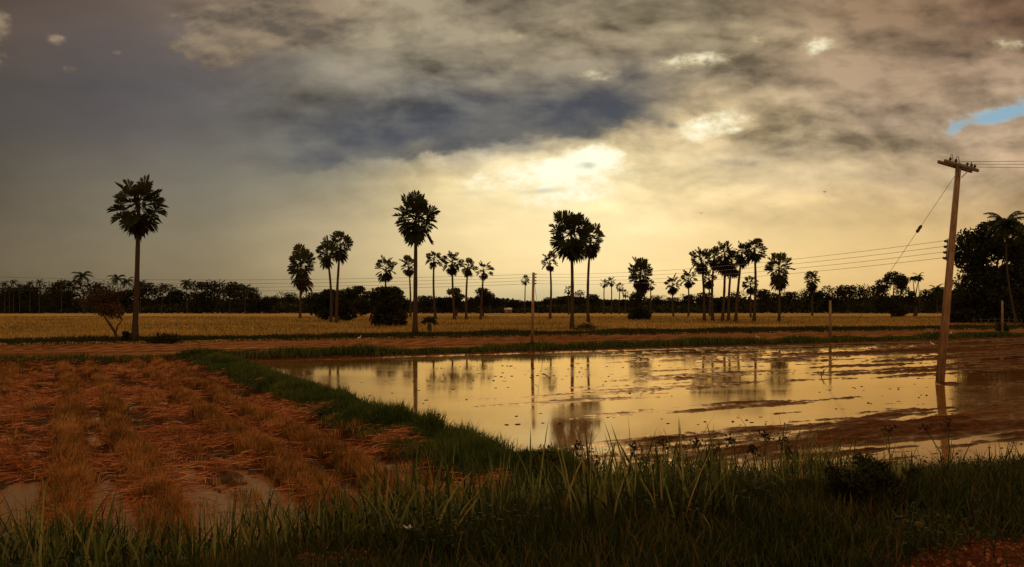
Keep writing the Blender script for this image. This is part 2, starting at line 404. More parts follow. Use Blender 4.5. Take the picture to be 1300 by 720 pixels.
def leaf_mat(name, stops, trans=0.35, tcol=(1.0, 0.9, 0.5), rough=0.75, spec=0.03, patch=None, pamp=.9):
    """blades and leaves: own colour varies from one to the next, some light passes through"""
    m, nt, out = new_mat(name)
    f = Nd(attr(nt, 'vary'))
    if patch:
        f = f + (Nd(noise(objpos(nt), patch, 4).outputs[0]) - 0.5) * pamp
    col = ramp(nt, f, stops)
    p = principled(nt, None, rough, spec); nt.links.new(col, p.inputs['Base Color'])
    t = nt.nodes.new('ShaderNodeBsdfTranslucent')
    nt.links.new(mixc(1.0, col, (*tcol, 1), 'MULTIPLY'), t.inputs[0])
    mx = nt.nodes.new('ShaderNodeMixShader'); mx.inputs[0].default_value = trans
    nt.links.new(p.outputs[0], mx.inputs[1]); nt.links.new(t.outputs[0], mx.inputs[2]); nt.links.new(mx.outputs[0], out.inputs[0])
    return m
def plain_mat(name, c1, c2, scale=4.0, rough=0.8, spec=0.25, bmp=0.0, stretch=(1, 1, 1)):
    m, nt, out = new_mat(name)
    p = principled(nt, out, rough, spec)
    tc = nt.nodes.new('ShaderNodeTexCoord'); mp = nt.nodes.new('ShaderNodeMapping'); mp.inputs['Scale'].default_value = stretch
    nt.links.new(tc.outputs['Object'], mp.inputs[0])
    n = noise(mp.outputs[0], scale, 6, 0.6)
    nt.links.new(ramp(nt, n.outputs[0], [(0.3, c1), (0.7, c2)]), p.inputs['Base Color'])
    if bmp: bump(nt, n.outputs[0], bmp, 0.02, p)
    return m

M = {}
def build_materials():
    M['grass'] = leaf_mat('grass_blades', [(0, (.010, .016, .006)), (.35, (.024, .038, .011)), (.7, (.055, .066, .020)), (.9, (.10, .08, .028)), (1, (.15, .095, .038))], .28, patch=0.9)
    M['dike'] = leaf_mat('dike_grass', [(0, (.026, .042, .012)), (.5, (.068, .105, .027)), (.9, (.13, .145, .042)), (1, (.19, .15, .055))], .3, patch=0.3)
    M['verge'] = leaf_mat('verge_grass', [(0, (.02, .028, .010)), (.5, (.04, .05, .016)), (.9, (.08, .075, .026)), (1, (.13, .095, .03))], .3, patch=0.12)
    M['reed'] = leaf_mat('reed_blades', [(0, (.014, .022, .008)), (.35, (.055, .075, .022)), (.7, (.15, .165, .055)), (.92, (.28, .25, .10)), (1, (.36, .23, .10))], .34, rough=.6, spec=.04)
    M['sedge'] = leaf_mat('sedge_heads', [(0, (.035, .016, .009)), (1, (.075, .035, .018))], .15)
    M['rice'] = leaf_mat('ripe_rice', [(0, (.085, .088, .030)), (.3, (.20, .155, .052)), (.65, (.42, .26, .088)), (1, (.55, .35, .13))], .33, (1, .85, .5), patch=0.045, pamp=2.0)
    M['straw'] = leaf_mat('cut_straw', [(0, (.08, .022, .008)), (.35, (.28, .076, .023)), (.7, (.50, .155, .047)), (1, (.70, .34, .15))], .2, (1, .8, .5), patch=0.5)
    M['stubble'] = leaf_mat('standing_stubble', [(0, (.05, .042, .014)), (.25, (.12, .068, .022)), (.6, (.38, .16, .052)), (1, (.68, .37, .15))], .3, (1, .85, .5), patch=0.45)
    M['palm'] = leaf_mat('palm_fans', [(0, (.022, .028, .012)), (.6, (.042, .05, .018)), (1, (.08, .075, .028))], .18, rough=.6, spec=.06)
    M['dead'] = leaf_mat('dead_palm_fans', [(0, (.022, .015, .009)), (1, (.055, .033, .018))], .12)
    M['tree'] = leaf_mat('tree_leaves', [(0, (.016, .018, .009)), (.5, (.028, .03, .013)), (1, (.052, .05, .02))], .15)
    M['dry'] = leaf_mat('dry_leaves', [(0, (.05, .03, .016)), (1, (.10, .06, .03))], .2)
    M['bark'] = plain_mat('palm_bark', (.035, .024, .017), (.085, .06, .043), 5, .9, .15, .5, (1, 1, 2.5))
    M['wood'] = plain_mat('weathered_wood', (.05, .035, .025), (.12, .085, .06), 8, .85, .2, .3, (3, 3, .6))
    M['concrete'] = plain_mat('aged_concrete', (.13, .075, .042), (.38, .235, .135), 3.0, .85, .25, .25, (2.5, 2.5, .5))
    M['crossarm'] = plain_mat('crossarm_timber', (.13, .095, .06), (.27, .20, .13), 6, .8, .25, .2)
    M['insulator'] = plain_mat('brown_porcelain', (.03, .02, .016), (.05, .035, .028), 10, .25, .5)
    M['wire'] = plain_mat('cable_black', (.02, .019, .018), (.035, .032, .03), 5, .5, .4)
    M['steel'] = plain_mat('galvanised_steel', (.10, .09, .08), (.18, .165, .15), 9, .5, .5)
    M['white'] = plain_mat('white_feathers', (.70, .68, .62), (.82, .80, .75), 5, .8, .2)
    M['beak'] = plain_mat('yellow_horn', (.45, .25, .05), (.5, .3, .08), 5, .5, .4)
    M['petal'] = plain_mat('pale_petal', (.62, .55, .42), (.75, .70, .58), 25, .7, .2)
    M['wall'] = plain_mat('lime_wall', (.22, .18, .13), (.28, .24, .18), 2, .9)
    M['roof'] = plain_mat('tin_roof', (.34, .27, .18), (.42, .34, .24), 2, .6)
    M['dark'] = plain_mat('dark_feathers', (.012, .011, .01), (.03, .028, .025), 5)
    M['stone'] = leaf_mat('red_gravel', [(0, (.07, .022, .011)), (.6, (.18, .058, .026)), (1, (.32, .13, .065))], 0.0, rough=.85)
    M['crumb'] = leaf_mat('mud_crumbs', [(0, (.025, .010, .005)), (1, (.10, .04, .016))], 0.0, rough=.9)
    M['ground'] = ground_mat()
    M['water'] = water_mat()

def ground_mat():
    m, nt, out = new_mat('ground_soils')
    p = principled(nt, out, .9, .06); p.inputs['Specular Tint'].default_value = (1, .74, .42, 1)
    z1 = nt.nodes.new('ShaderNodeSeparateColor'); nt.links.new(attr(nt, 'zone_one', True), z1.inputs[0])
    z2 = nt.nodes.new('ShaderNodeSeparateColor'); nt.links.new(attr(nt, 'zone_two', True), z2.inputs[0])
    rice, soil, grassy = (Nd(z1.outputs[i]) for i in range(3)); stub, mud, grav = (Nd(z2.outputs[i]) for i in range(3))
    pos = objpos(nt)
    sp = nt.nodes.new('ShaderNodeSeparateXYZ'); nt.links.new(pos, sp.inputs[0])
    X, Y, Z = (Nd(sp.outputs[i]) for i in range(3))
    A = X * CA + Y * SA; B = Y * CA - X * SA
    nfine = Nd(noise(pos, 6.0, 8, .65).outputs[0]); nmid = Nd(noise(pos, 0.8, 6, .6).outputs[0])
    nrow = Nd(noise(nvec(A * 0.05, B * 0.9, 1.0), 1.0, 7, .65).outputs[0])
    nbig = Nd(noise(nvec(A * 0.016, B * 0.09, 5.0), 1.0, 6, .6).outputs[0])
    nst = Nd(noise(nvec(A * 0.05, B * 0.30, 9.0), 1.0, 7, .7).outputs[0])
    nclod = Nd(noise(nvec(A * 1.2, B * 4.5, 2.0), 1.0, 7, .7).outputs[0])
    c_mud = ramp(nt, nfine * .3 + nrow * .25 + nclod * .45, [(.38, (.03, .011, .004)), (.5, (.105, .038, .013)), (.62, (.22, .086, .031))])
    nfur = Nd(noise(nvec(A * 0.035, B * 1.5, 15.0), 1.0, 6, .65).outputs[0])
    c_soil = ramp(nt, nfur * .8 + nfine * .2, [(.38, (.07, .027, .011)), (.48, (.21, .085, .032)), (.56, (.32, .14, .055)), (.66, (.48, .24, .10))])
    c_stub = ramp(nt, nfine * .6 + nmid * .4, [(.32, (.025, .009, .004)), (.52, (.075, .026, .010)), (.7, (.18, .06, .022))])
    c_rice = ramp(nt, nbig * .55 + nst * .45, [(.36, (.12, .11, .036)), (.45, (.31, .215, .065)), (.54, (.56, .345, .11)), (.66, (.70, .45, .16))])
    c_gr = ramp(nt, nfine * .5 + nmid * .5, [(.35, (.014, .016, .007)), (.65, (.035, .033, .014))])
    c_gv = ramp(nt, nfine, [(.3, (.05, .017, .008)), (.7, (.14, .046, .02))])
    col = mixc(soil, c_mud, c_soil)
    col = mixc(stub, col, c_stub); col = mixc(rice, col, c_rice)
    col = mixc((grassy + (nmid - .5) * .5).step(.35, .6), col, c_gr)
    col = mixc(grav, col, c_gv)
    # soil standing in or just above the water is soaked: darker and shining
    wet = (1.0 - Z.step(.02, .10)) * (mud + stub).min(1.0)
    col = mixc(wet * .45, col, mixc(1.0, col, (.45, .42, .40, 1), 'MULTIPLY'))
    nt.links.new(col, p.inputs['Base Color'])
    p.inputs['Specular IOR Level'].default_value = 0.0
    gl = nt.nodes.new('ShaderNodeBsdfGlossy'); gl.inputs['Color'].default_value = (1.0, .74, .44, 1)
    nt.links.new((.45 - (nfine - .5) * .3).s, gl.inputs['Roughness'])
    mx = nt.nodes.new('ShaderNodeMixShader'); film = (1.0 - Z.step(.0, .035)) * mud
    nt.links.new((wet * .04 + film * .14).s, mx.inputs[0])
    nt.links.new(p.outputs[0], mx.inputs[1]); nt.links.new(gl.outputs[0], mx.inputs[2]); nt.links.new(mx.outputs[0], out.inputs[0])
    bump(nt, nfine * .7 + nmid * .3, .9, .08, p)
    return m
def water_mat():
    m, nt, out = new_mat('muddy_water')
    pos = objpos(nt)
    sp = nt.nodes.new('ShaderNodeSeparateXYZ'); nt.links.new(pos, sp.inputs[0])
    X, Y = Nd(sp.outputs[0]), Nd(sp.outputs[1])
    n = Nd(noise(pos, .35, 4).outputs[0])
    di = nt.nodes.new('ShaderNodeBsdfDiffuse'); gl = nt.nodes.new('ShaderNodeBsdfGlossy'); mx = nt.nodes.new('ShaderNodeMixShader')
    nt.links.new(ramp(nt, n, [(.35, (.25, .11, .034)), (.65, (.32, .15, .048))]), di.inputs['Color'])      # silt in the water
    gl.inputs['Color'].default_value = (.95, .73, .40, 1)
    wv = Nd(noise(nvec(X * 3.0, Y * 6.0, 0.0), 1.0, 3, .5).outputs[0]); w2 = Nd(noise(nvec(X * .5, Y * 1.1, 3.0), 1.0, 3, .5).outputs[0])
    calm = Nd(noise(nvec(X * .12, Y * .25, 8.0), 1.0, 3, .5).outputs[0]).step(.4, .65)
    bump(nt, (wv * .3 + w2 * .7) * (calm * .7 + .3), .12, .014, gl)
    nt.links.new((.05 + calm * .06).s, gl.inputs['Roughness'])
    lw = nt.nodes.new('ShaderNodeFresnel'); lw.inputs['IOR'].default_value = 1.45
    nt.links.new((Nd(lw.outputs[0]) * 1.15).min(.92).s, mx.inputs[0])
    nt.links.new(di.outputs[0], mx.inputs[1]); nt.links.new(gl.outputs[0], mx.inputs[2]); nt.links.new(mx.outputs[0], out.inputs[0])
    return m

# ------------------------------------------------------------------ ground and water
def build_ground():
    ys = [-8.0]
    while ys[-1] < 3000:
        Y = ys[-1]; ys.append(Y + (0.35 if Y < 3 else max(0.065, Y * Y / 3100 * 0.55 if Y < 400 else Y * 0.12)))
    ys = np.array(ys)
    ts = np.concatenate([np.linspace(-2.2, -.62, 90, endpoint=False), np.linspace(-.62, .62, 640, endpoint=False), np.linspace(.62, 2.2, 91)])
    T, Yg = np.meshgrid(ts, ys)
    Xg = T * np.maximum(Yg, 9.0)
    z, rice, soil, grassy, stubz, mudz, grav = ground_z(Xg.ravel(), Yg.ravel(), True)
    nr, nc = Xg.shape
    V = np.stack([Xg.ravel(), Yg.ravel(), z], 1)
    i = np.arange(nr - 1)[:, None] * nc; j = np.arange(nc - 1)[None]
    q = np.stack([i + j, i + j + 1, i + nc + j + 1, i + nc + j], -1).reshape(-1, 4)
    mb = MB(); mb.add(V, q)
    o = mb.build('ground', M['ground'], smooth=True); tag(o, kind='structure')
    one = np.ones(len(z))
    for nm, cols in (('zone_one', (rice, soil, grassy)), ('zone_two', (stubz, mudz, grav))):
        a = o.data.attributes.new(nm, 'FLOAT_COLOR', 'POINT')
        a.data.foreach_set('color', np.stack([*cols, one], 1).astype(np.float32).ravel())
    # one level sheet of water; the mud, the rows and the dikes stand out of it
    c = [xy(a_, b_) for a_, b_ in ((-60, 6), (130, 6), (130, 50.4), (5, 46.6), (-60, 44))]
    mb = MB(); mb.add([(x, y, 0.0) for x, y in c], np.array([[0, 1, 2, 3, 4]]))
    tag(mb.build('water', M['water']), kind='structure')

# ------------------------------------------------------------------ blades
def blades(mb, x, y, z, h, w, lean=0.35, curl=0.6, segs=2, rnd=None, kink=0.0, rng=RNG):
    n = len(x)
    az = rng.random(n) * 2 * np.pi
    ln = np.abs(rng.normal(0, lean, n)); cu = np.abs(rng.normal(0, curl, n))
    dx, dy = np.cos(az), np.sin(az)
    face = rng.random(n) * 2 * np.pi                       # which way the flat of the blade looks
    sx, sy = np.cos(face), np.sin(face)
    P = np.zeros((n, 3)); P[:, 0], P[:, 1], P[:, 2] = x, y, z
    ang = ln.copy(); step = h / segs
    kk = np.where(rng.random(n) < kink, rng.integers(1, max(segs, 2), n), 99)
    cent = [P.copy()]
    for s in range(segs):
        ang = np.where(s == kk, ang + 1.2 + rng.random(n), ang)
        P = P + np.stack([np.sin(ang) * dx * step, np.sin(ang) * dy * step, np.cos(ang) * step], 1)
        cent.append(P.copy()); ang = ang + cu / segs
    Vs = []
    for s in range(segs):
        ww = w * (1 - 0.75 * (s / segs) ** 1.6) * 0.5
        o = np.stack([sx * ww, sy * ww, 0 * ww], 1)
        Vs += [cent[s] - o, cent[s] + o]
    Vs.append(cent[segs])
    V = np.stack(Vs, 1); k = 2 * segs + 1
    base = np.arange(n)[:, None] * k
    fs = []
    for s in range(segs - 1):
        fs.append(base + np.array([[2 * s, 2 * s + 1, 2 * s + 3, 2 * s + 2]]))
    tri = base + np.array([[2 * segs - 2, 2 * segs - 1, 2 * segs]])
    if rnd is None: rnd = rng.random(n)
    mb.add(V.reshape(-1, 3), ([np.concatenate(fs)] if fs else []) + [tri], np.repeat(rnd, k))

def wedge(n, y0, y1, margin=0.08, power=2.0, rng=RNG):
    """points strewn over what the view covers between two distances"""
    u = rng.random(n)
    y = (y0 ** (2 - power) + u * (y1 ** (2 - power) - y0 ** (2 - power))) ** (1 / (2 - power)) if power != 2 else y0 * (y1 / y0) ** u
    t = (rng.random(n) * 2 - 1) * (0.577 + margin)
    return t * y, y

def build_bank_grass():
    r = np.random.default_rng(3)
    x, y = wedge(330000, 4.3, 19, 0.2, 1.2, r)
    zz, rice, soil, grassy, stubz, mudz, grav = ground_z(x, y, True)
    dens = np.clip(fbm(x * 1.1, y * 1.1, 61, 3) * 1.9 - 0.25, 0.1, 1)
    keep = (y < toe(x) + 0.15) & (r.random(len(x)) < dens * (1 - grav * 0.97))
    # reddish bare soil patch at the lower left
    keep &= ~((np.hypot((x + 1.5) / 0.75, (y - 6.0) / 0.45) < 1) & (r.random(len(x)) < .8))
    x, y, zz = x[keep], y[keep], zz[keep]
    tall = fbm(x * .6, y * .6, 66, 3)
    h = (0.07 + 0.22 * r.random(len(x)) * (0.4 + tall)) * np.where(y > toe(x) - 2.5, .95, 1.0)
    straw = sstep(x * .5 - y + 7.8, -1.2, .6) * .35
    mb = MB(); blades(mb, x, y, zz - .02, h, 0.006 + .005 * r.random(len(x)) + y * 0.0004, .45, .9, 3, np.clip(r.random(len(x)) * .85 + straw * r.random(len(x)), 0, 1), rng=r)
    tag(mb.build('grass', M['grass'], attr=True), 'dark low grass covering the roadside bank in front', 'grass', kind='stuff')

def build_reeds():
    r = np.random.default_rng(5)
    xs, ys, hs = [], [], []
    def patch(n, x0, x1, y0, y1, h0, h1, cl=0.12):
        m = max(1, n // 9)
        cx = x0 + (x1 - x0) * r.random(m); cy = y0 + (y1 - y0) * r.random(m)
        keep = fbm(cx * .9, cy * .9, 71, 3) > .36
        cx, cy = cx[keep], cy[keep]
        k = r.integers(5, 13, len(cx)); idx = np.repeat(np.arange(len(cx)), k)
        hh = (h0 + (h1 - h0) * r.random(len(cx)))[idx] * (0.55 + .5 * r.random(len(idx)))
        xs.append(cx[idx] + r.normal(0, cl, len(idx))); ys.append(cy[idx] + r.normal(0, cl, len(idx))); hs.append(hh)
    patch(2600, -5.6, -0.9, 6.8, 9.8, .40, .80)
    patch(500, -5.6, -3.0, 6.3, 7.8, .55, 1.0)
    patch(3200, -0.9, 3.9, 8.2, 11.2, .30, .56)
    patch(900, 0.3, 3.9, 9.4, 11.8, .42, .72)
    patch(600, 3.8, 8.5, 10.5, 14.0, .35, .75)
    patch(900, -1.6, 1.8, 6.6, 8.8, .50, .95)
    patch(170, -.6, 4.2, 10.2, 12.6, .95, 1.3, .2)
    patch(60, 4.0, 8.0, 11.5, 14.0, .8, 1.2, .2)
    x, y, h = np.concatenate(xs), np.concatenate(ys), np.concatenate(hs)
    k = y < toe(x) + .1; x, y, h = x[k], y[k], h[k]
    mb = MB(); blades(mb, x, y, ground_z(x, y) - .03, h, .014 + .016 * r.random(len(x)) ** 2, .22, .6, 6, None, .10, rng=r)
    tag(mb.build('reeds', M['reed'], attr=True), 'long bladed reeds growing in thick tufts along the bank', 'reeds', kind='stuff')

def build_weeds():
    r = np.random.default_rng(6)
    n = 2300; x, y = wedge(n, 5.6, 12.5, .1, 1.1, r)
    k = (y < toe(x) - .2) & (fbm(x * .9, y * .9, 75, 3) > .52); x, y = x[k], y[k]
    kk = r.integers(5, 11, len(x)); idx = np.repeat(np.arange(len(x)), kk); n = len(idx)
    zz = ground_z(x, y)[idx]; az = r.random(n) * 6.28; el = r.normal(.35, .4, n); L = .025 + .035 * r.random(n); hh = .05 + .22 * r.random(n)
    c = np.stack([x[idx] + r.normal(0, .05, n), y[idx] + r.normal(0, .05, n), zz + hh], 1)
    d = np.stack([np.cos(el) * np.cos(az), np.cos(el) * np.sin(az), np.sin(el)], 1) * L[:, None]; s = np.stack([-np.sin(az), np.cos(az), 0 * az], 1) * (L * .34)[:, None]
    V = np.stack([c, c + d * .45 - s, c + d + (0, 0, -.008), c + d * .45 + s], 1)
    mb = MB(); mb.add(V.reshape(-1, 3), np.arange(n)[:, None] * 4 + np.arange(4)[None], np.repeat(np.clip(r.random(len(x))[idx] * .6 + r.random(n) * .4, 0, 1), 4))
    tag(mb.build('weeds', M['grass'], attr=True), 'broad leaved weeds mixed into the grass of the bank', 'weeds', kind='stuff')

def build_dike_grass():
    r = np.random.default_rng(8)
    mb = MB()
    # the dike between stubble and water
    n = 90000
    b = 10.5 + (FAR_B - 9) * r.random(n) ** 1.25; a = DIKE_A + r.normal(0, .75, n)
    x, y = xy(a, b); zz, *_z = ground_z(x, y, True); g = _z[2]
    k = (r.random(n) < np.clip(g * 1.3, 0, 1)) & (y > toe(x) - .5); x, y, zz = x[k], y[k], zz[k]
    tall = np.clip(fbm(x * 1.3, y * 1.3, 80, 3) * 2.4 - .7, .05, 1)
    blades(mb, x, y, zz - .02, .08 + .45 * (.3 + .7 * r.random(len(x))) * tall, .008 + y * .0007, .4, .9, 3, np.clip(r.random(len(x)) * .7 + .4 * tall - .1, 0, 1), rng=r)
    tag(mb.build('dike_grass', M['dike'], attr=True), 'green grass on the dike beside the flooded paddy', 'grass', kind='stuff')
    mb = MB(); n = 80000
    a = -45 + 190 * r.random(n); b = FAR_B + .06 * (a - 8) + r.normal(0, .8, n)
    x, y = xy(a, b); zz, *_z = ground_z(x, y, True); g = _z[2]
    gap = fbm(a * .16, a * 0 + 3, 81, 3) > .22
    k = (r.random(n) < np.clip(g * 1.4, 0, 1)) & gap & (np.abs(x) < y * .75); x, y, zz = x[k], y[k], zz[k]
    blades(mb, x, y, zz - .02, .10 + .42 * r.random(len(x)) * np.clip(fbm(x * .3, y * .3, 82, 3) * 2.4 - .5, .25, 1.1), .02 + y * .0006, .3, .6, 2, rng=r)
    tag(mb.build('far_dike_grass', M['dike'], attr=True), 'dark grass along the far dike behind the water', 'grass', kind='stuff')
    mb = MB(); n = 80000
    a = -60 + 240 * r.random(n); b = 73.2 - np.clip(a - 55, 0, 60) * .05 + r.normal(0, 1.5, n)
    x, y = xy(a, b); zz = ground_z(x, y)
    k = (np.abs(x) < y * .75); x, y, zz = x[k], y[k], zz[k]
    blades(mb, x, y, zz - .02, .10 + .34 * r.random(len(x)) * np.clip(fbm(x * .16, y * .16, 84, 3) * 2.2 - .5, .05, 1.2), .04 + y * .0005, .3, .5, 2, rng=r)
    tag(mb.build('verge_grass', M['verge'], attr=True), 'dull green grass verge in front of the ripe rice', 'grass', kind='stuff')

def build_rice():
    r = np.random.default_rng(9)
    n = 210000
    x, y = wedge(n, 66, 230, .12, 1.9, r)
    a, b = ab(x, y)
    k = b > 74.5 - np.clip(a - 55, 0, 60) * .05 + r.normal(0, .8, n); x, y = x[k], y[k]
    thin = fbm(x * .06, y * .06, 90, 3)
    k = r.random(len(x)) < np.clip(thin * 2.2, .25, 1); x, y = x[k], y[k]
    mb = MB(); blades(mb, x, y, ground_z(x, y) - .02, (.16 + .34 * r.random(len(x))) * (.6 + .8 * fbm(x * .12, y * .12, 97, 3)), .012 + y * .0004, .35, .8, 2, rng=r)
    tag(mb.build('rice_crop', M['rice'], attr=True), 'ripe golden rice filling the wide field in front of the trees', 'rice', kind='stuff')

def build_stubble():
    r = np.random.default_rng(10)
    # standing stubble along the rows
    n = 62000
    x, y = wedge(n, 9.5, 45, .15, 1.45, r); x = -np.abs(x) * np.sign(r.random(n) - .12)
    a, b = ab(x, y); wob = fbm(x * .25, y * .25, 3, 3) - .5
    row = stub_row(a + .5 * wob)
    cl = fbm(x * 1.1, y * 1.1, 92, 3)
    k = (a < DIKE_A - .7) & (y > toe(x) + .4) & (b < FAR_B - .4) & (r.random(n) < (row ** 2.2) * np.clip(cl * 4.5 - .85, .22, 1) * (1 - .8 * sstep(-a, 3.5, 8)) + .012)
    x, y = x[k], y[k]
    kk = r.integers(14, 34, len(x)); idx = np.repeat(np.arange(len(x)), kk)
    sg = (.04 + .06 * r.random(len(x)))[idx]; xx = x[idx] + r.normal(0, 1, len(idx)) * sg; yy = y[idx] + r.normal(0, 1, len(idx)) * sg
    tuft = r.random(len(x))[idx]
    mb = MB(); blades(mb, xx, yy, ground_z(xx, yy) - .02, (.11 + .17 * r.random(len(x)))[idx] * (.6 + .5 * r.random(len(idx))), .006 + yy * .0004, .42, .75, 2, np.clip(tuft * .75 + r.random(len(idx)) * .35 - .05, 0, 1), rng=r)
    tag(mb.build('stubble', M['stubble'], attr=True), 'standing rice stubble in long rows on the cut paddy', 'stubble', kind='stuff')
    # straw lying in the lanes
    n = 150000
    x, y = wedge(n, 9.5, 45, .15, 1.4, r); x = -np.abs(x) * np.sign(r.random(n) - .12)
    a, b = ab(x, y); wob = fbm(x * .25, y * .25, 3, 3) - .5
    row = stub_row(a + .5 * wob); cl = fbm(x * .45, y * .45, 95, 4)
    k = (a < DIKE_A - .3) & (y > toe(x) + .2) & (b < FAR_B - .3) & (r.random(n) < (1 - row * .55) * np.clip(cl * 4.2 - 1.85, 0.03, 1) * (1 - .75 * sstep(-a, 4, 9)))
    k &= (ground_z(x, y) > -.004) | (r.random(n) < .10)
    x, y = x[k], y[k]; n = len(x)
    zz = np.maximum(ground_z(x, y), -.005) + .012 + .07 * r.random(n) ** 2
    L = .18 + .35 * r.random(n); az = r.normal(0, .75, n) + .45; w = (.006 + y * .0004) * .5
    tl = r.normal(0, .14, n)
    dx, dy, dz = np.cos(az) * L * .5, np.sin(az) * L * .5, tl * L * .5
    ox, oy = -np.sin(az) * w, np.cos(az) * w
    V = np.stack([np.stack([x - dx - ox, y - dy - oy, zz - dz], 1), np.stack([x - dx + ox, y - dy + oy, zz - dz + w], 1),
                  np.stack([x + ox, y + oy, zz + .02 + w], 1), np.stack([x - ox, y - oy, zz + .02], 1),
                  np.stack([x + dx, y + dy, zz + dz], 1)], 1)
    base = np.arange(n)[:, None] * 5
    mb = MB(); mb.add(V.reshape(-1, 3), [base + np.array([[0, 1, 2, 3]]), base + np.array([[3, 2, 4]])], np.repeat(r.random(n), 5))
    tag(mb.build('straw', M['straw'], attr=True), 'orange cut straw strewn over the lanes of the cut paddy', 'straw', kind='stuff')

def build_flecks():
    r = np.random.default_rng(14); V, Fc = ico(1)
    x, y = wedge(5200, 12.5, 42, .1, 1.5, r); a, b = ab(x, y)
    z = ground_z(x, y); patch = fbm(a * .12, b * .7, 130, 3)
    k = (a > DIKE_A + .6) & (b < FAR_B - 1) & (z < -.004) & (r.random(len(x)) < np.clip(patch * 3 - 1.45, .005, .4)) & (y > toe(x))
    mb = MB()
    for X, Y in zip(x[k], y[k]):
        L = .015 + .05 * r.random() ** 3 + .0011 * Y; an = .47 + r.normal(0, .3)
        W = V * (L, L * (.35 + .3 * r.random()), .006 + .018 * r.random()) * (1 + .35 * (r.random((len(V), 1)) - .5))
        ca, sa = math.cos(an), math.sin(an); W = np.stack([W[:, 0] * ca - W[:, 1] * sa, W[:, 0] * sa + W[:, 1] * ca, W[:, 2]], 1)
        mb.add(W + (X, Y, .002), Fc, r.random())
    tag(mb.build('mud_crumbs', M['crumb'], attr=True), 'dark crumbs of mud and straw dotting the flooded paddy', 'mud', kind='stuff')

def ico(sub=1):
    import bmesh
    bm = bmesh.new(); bmesh.ops.create_icosphere(bm, subdivisions=sub, radius=1)
    V = np.array([v.co[:] for v in bm.verts]); Fc = np.array([[v.index for v in f.verts] for f in bm.faces]); bm.free()
    return V, Fc
def build_gravel():
    r = np.random.default_rng(12); V, Fc = ico(1)
    mb = MB(); n = 0
    x = 1.2 + 4.6 * r.random(9000); y = 4.3 + 3.2 * r.random(9000)
    zz, *_z = ground_z(x, y, True); g = _z[5]
    for i in np.nonzero(r.random(9000) < g * .9)[0]:
        s = .006 + .014 * r.random() ** 2
        W = V * (s * (1 + .5 * (r.random(3) - .5))) * (1 + .25 * (r.random((len(V), 1)) - .5))
        mb.add(W + (x[i], y[i], zz[i] + s * .35), Fc, r.random())
    # crumbs of red earth on the bare patch at the lower left
    for i in range(500):
        px, py = -1.5 + r.normal(0, .4), 6.0 + r.normal(0, .22); s = .005 + .010 * r.random() ** 2
        mb.add(V * s * (1 + .5 * (r.random(3) - .5)) + (px, py, gz(px, py) + s * .3), Fc, r.random())
    tag(mb.build('gravel', M['stone'], attr=True), 'reddish gravel at the road edge in the near corner', 'gravel', kind='stuff')
# ------------------------------------------------------------------ palms
def fan_leaf(mb, hub, d, R, r, droop=0.25, segs=20, spread=2.3, vary=.5, pet=.42, fat=1.0):
    """one costapalmate leaf: a petiole out along d, then a folded fan of pointed blades"""
    d = np.array(d, float); d /= np.linalg.norm(d)
    t = np.cross(d, [0, 0, 1.0])
    if np.linalg.norm(t) < .2: t = np.cross(d, [1.0, 0, 0])
    t /= np.linalg.norm(t); n = np.cross(t, d)
    roll = r.normal(0, .5); t, n = t * math.cos(roll) + n * math.sin(roll), n * math.cos(roll) - t * math.sin(roll)
    hub = np.array(hub, float); c = hub + d * R * pet + np.array([0, 0, -droop * R * .08])
    pw = .035 * R / 2 + .012
    a = t * pw
    mb.add([hub - a, hub + a, c + a * .6, c - a * .6], np.array([[0, 1, 2, 3]]), .95)
    L = R * (1 - pet) * 1.04
    psi = np.linspace(-spread, spread, segs) + r.normal(0, .03, segs)
    ln = L * (.80 + .20 * np.cos(psi / 1.7)) * (1 + r.normal(0, .07, segs))
    sd = np.cos(psi)[:, None] * d + np.sin(psi)[:, None] * t + (np.abs(np.sin(psi)) * .35)[:, None] * n
    sd /= np.linalg.norm(sd, axis=1, keepdims=True)
    w = np.cross(sd, n); w /= np.linalg.norm(w, axis=1, keepdims=True) + 1e-9
    half = (ln * .74 * (2 * spread / segs) * .5 * 1.08 * fat)[:, None]
    fold = (np.where(np.arange(segs) % 2, .05, -.05) * L)[:, None] * n
    mid = c + sd * (ln * .74)[:, None]; mid[:, 2] -= droop * L * .10
    tip = c + sd * ln[:, None]; tip[:, 2] -= droop * L * (.15 + .3 * r.random(segs))
    V = np.stack([np.repeat(c[None], segs, 0), mid - w * half + fold, tip, mid + w * half - fold], 1)
    mb.add(V.reshape(-1, 3), np.arange(segs)[:, None] * 4 + np.arange(4)[None], np.clip(vary + r.normal(0, .12), 0, 1))

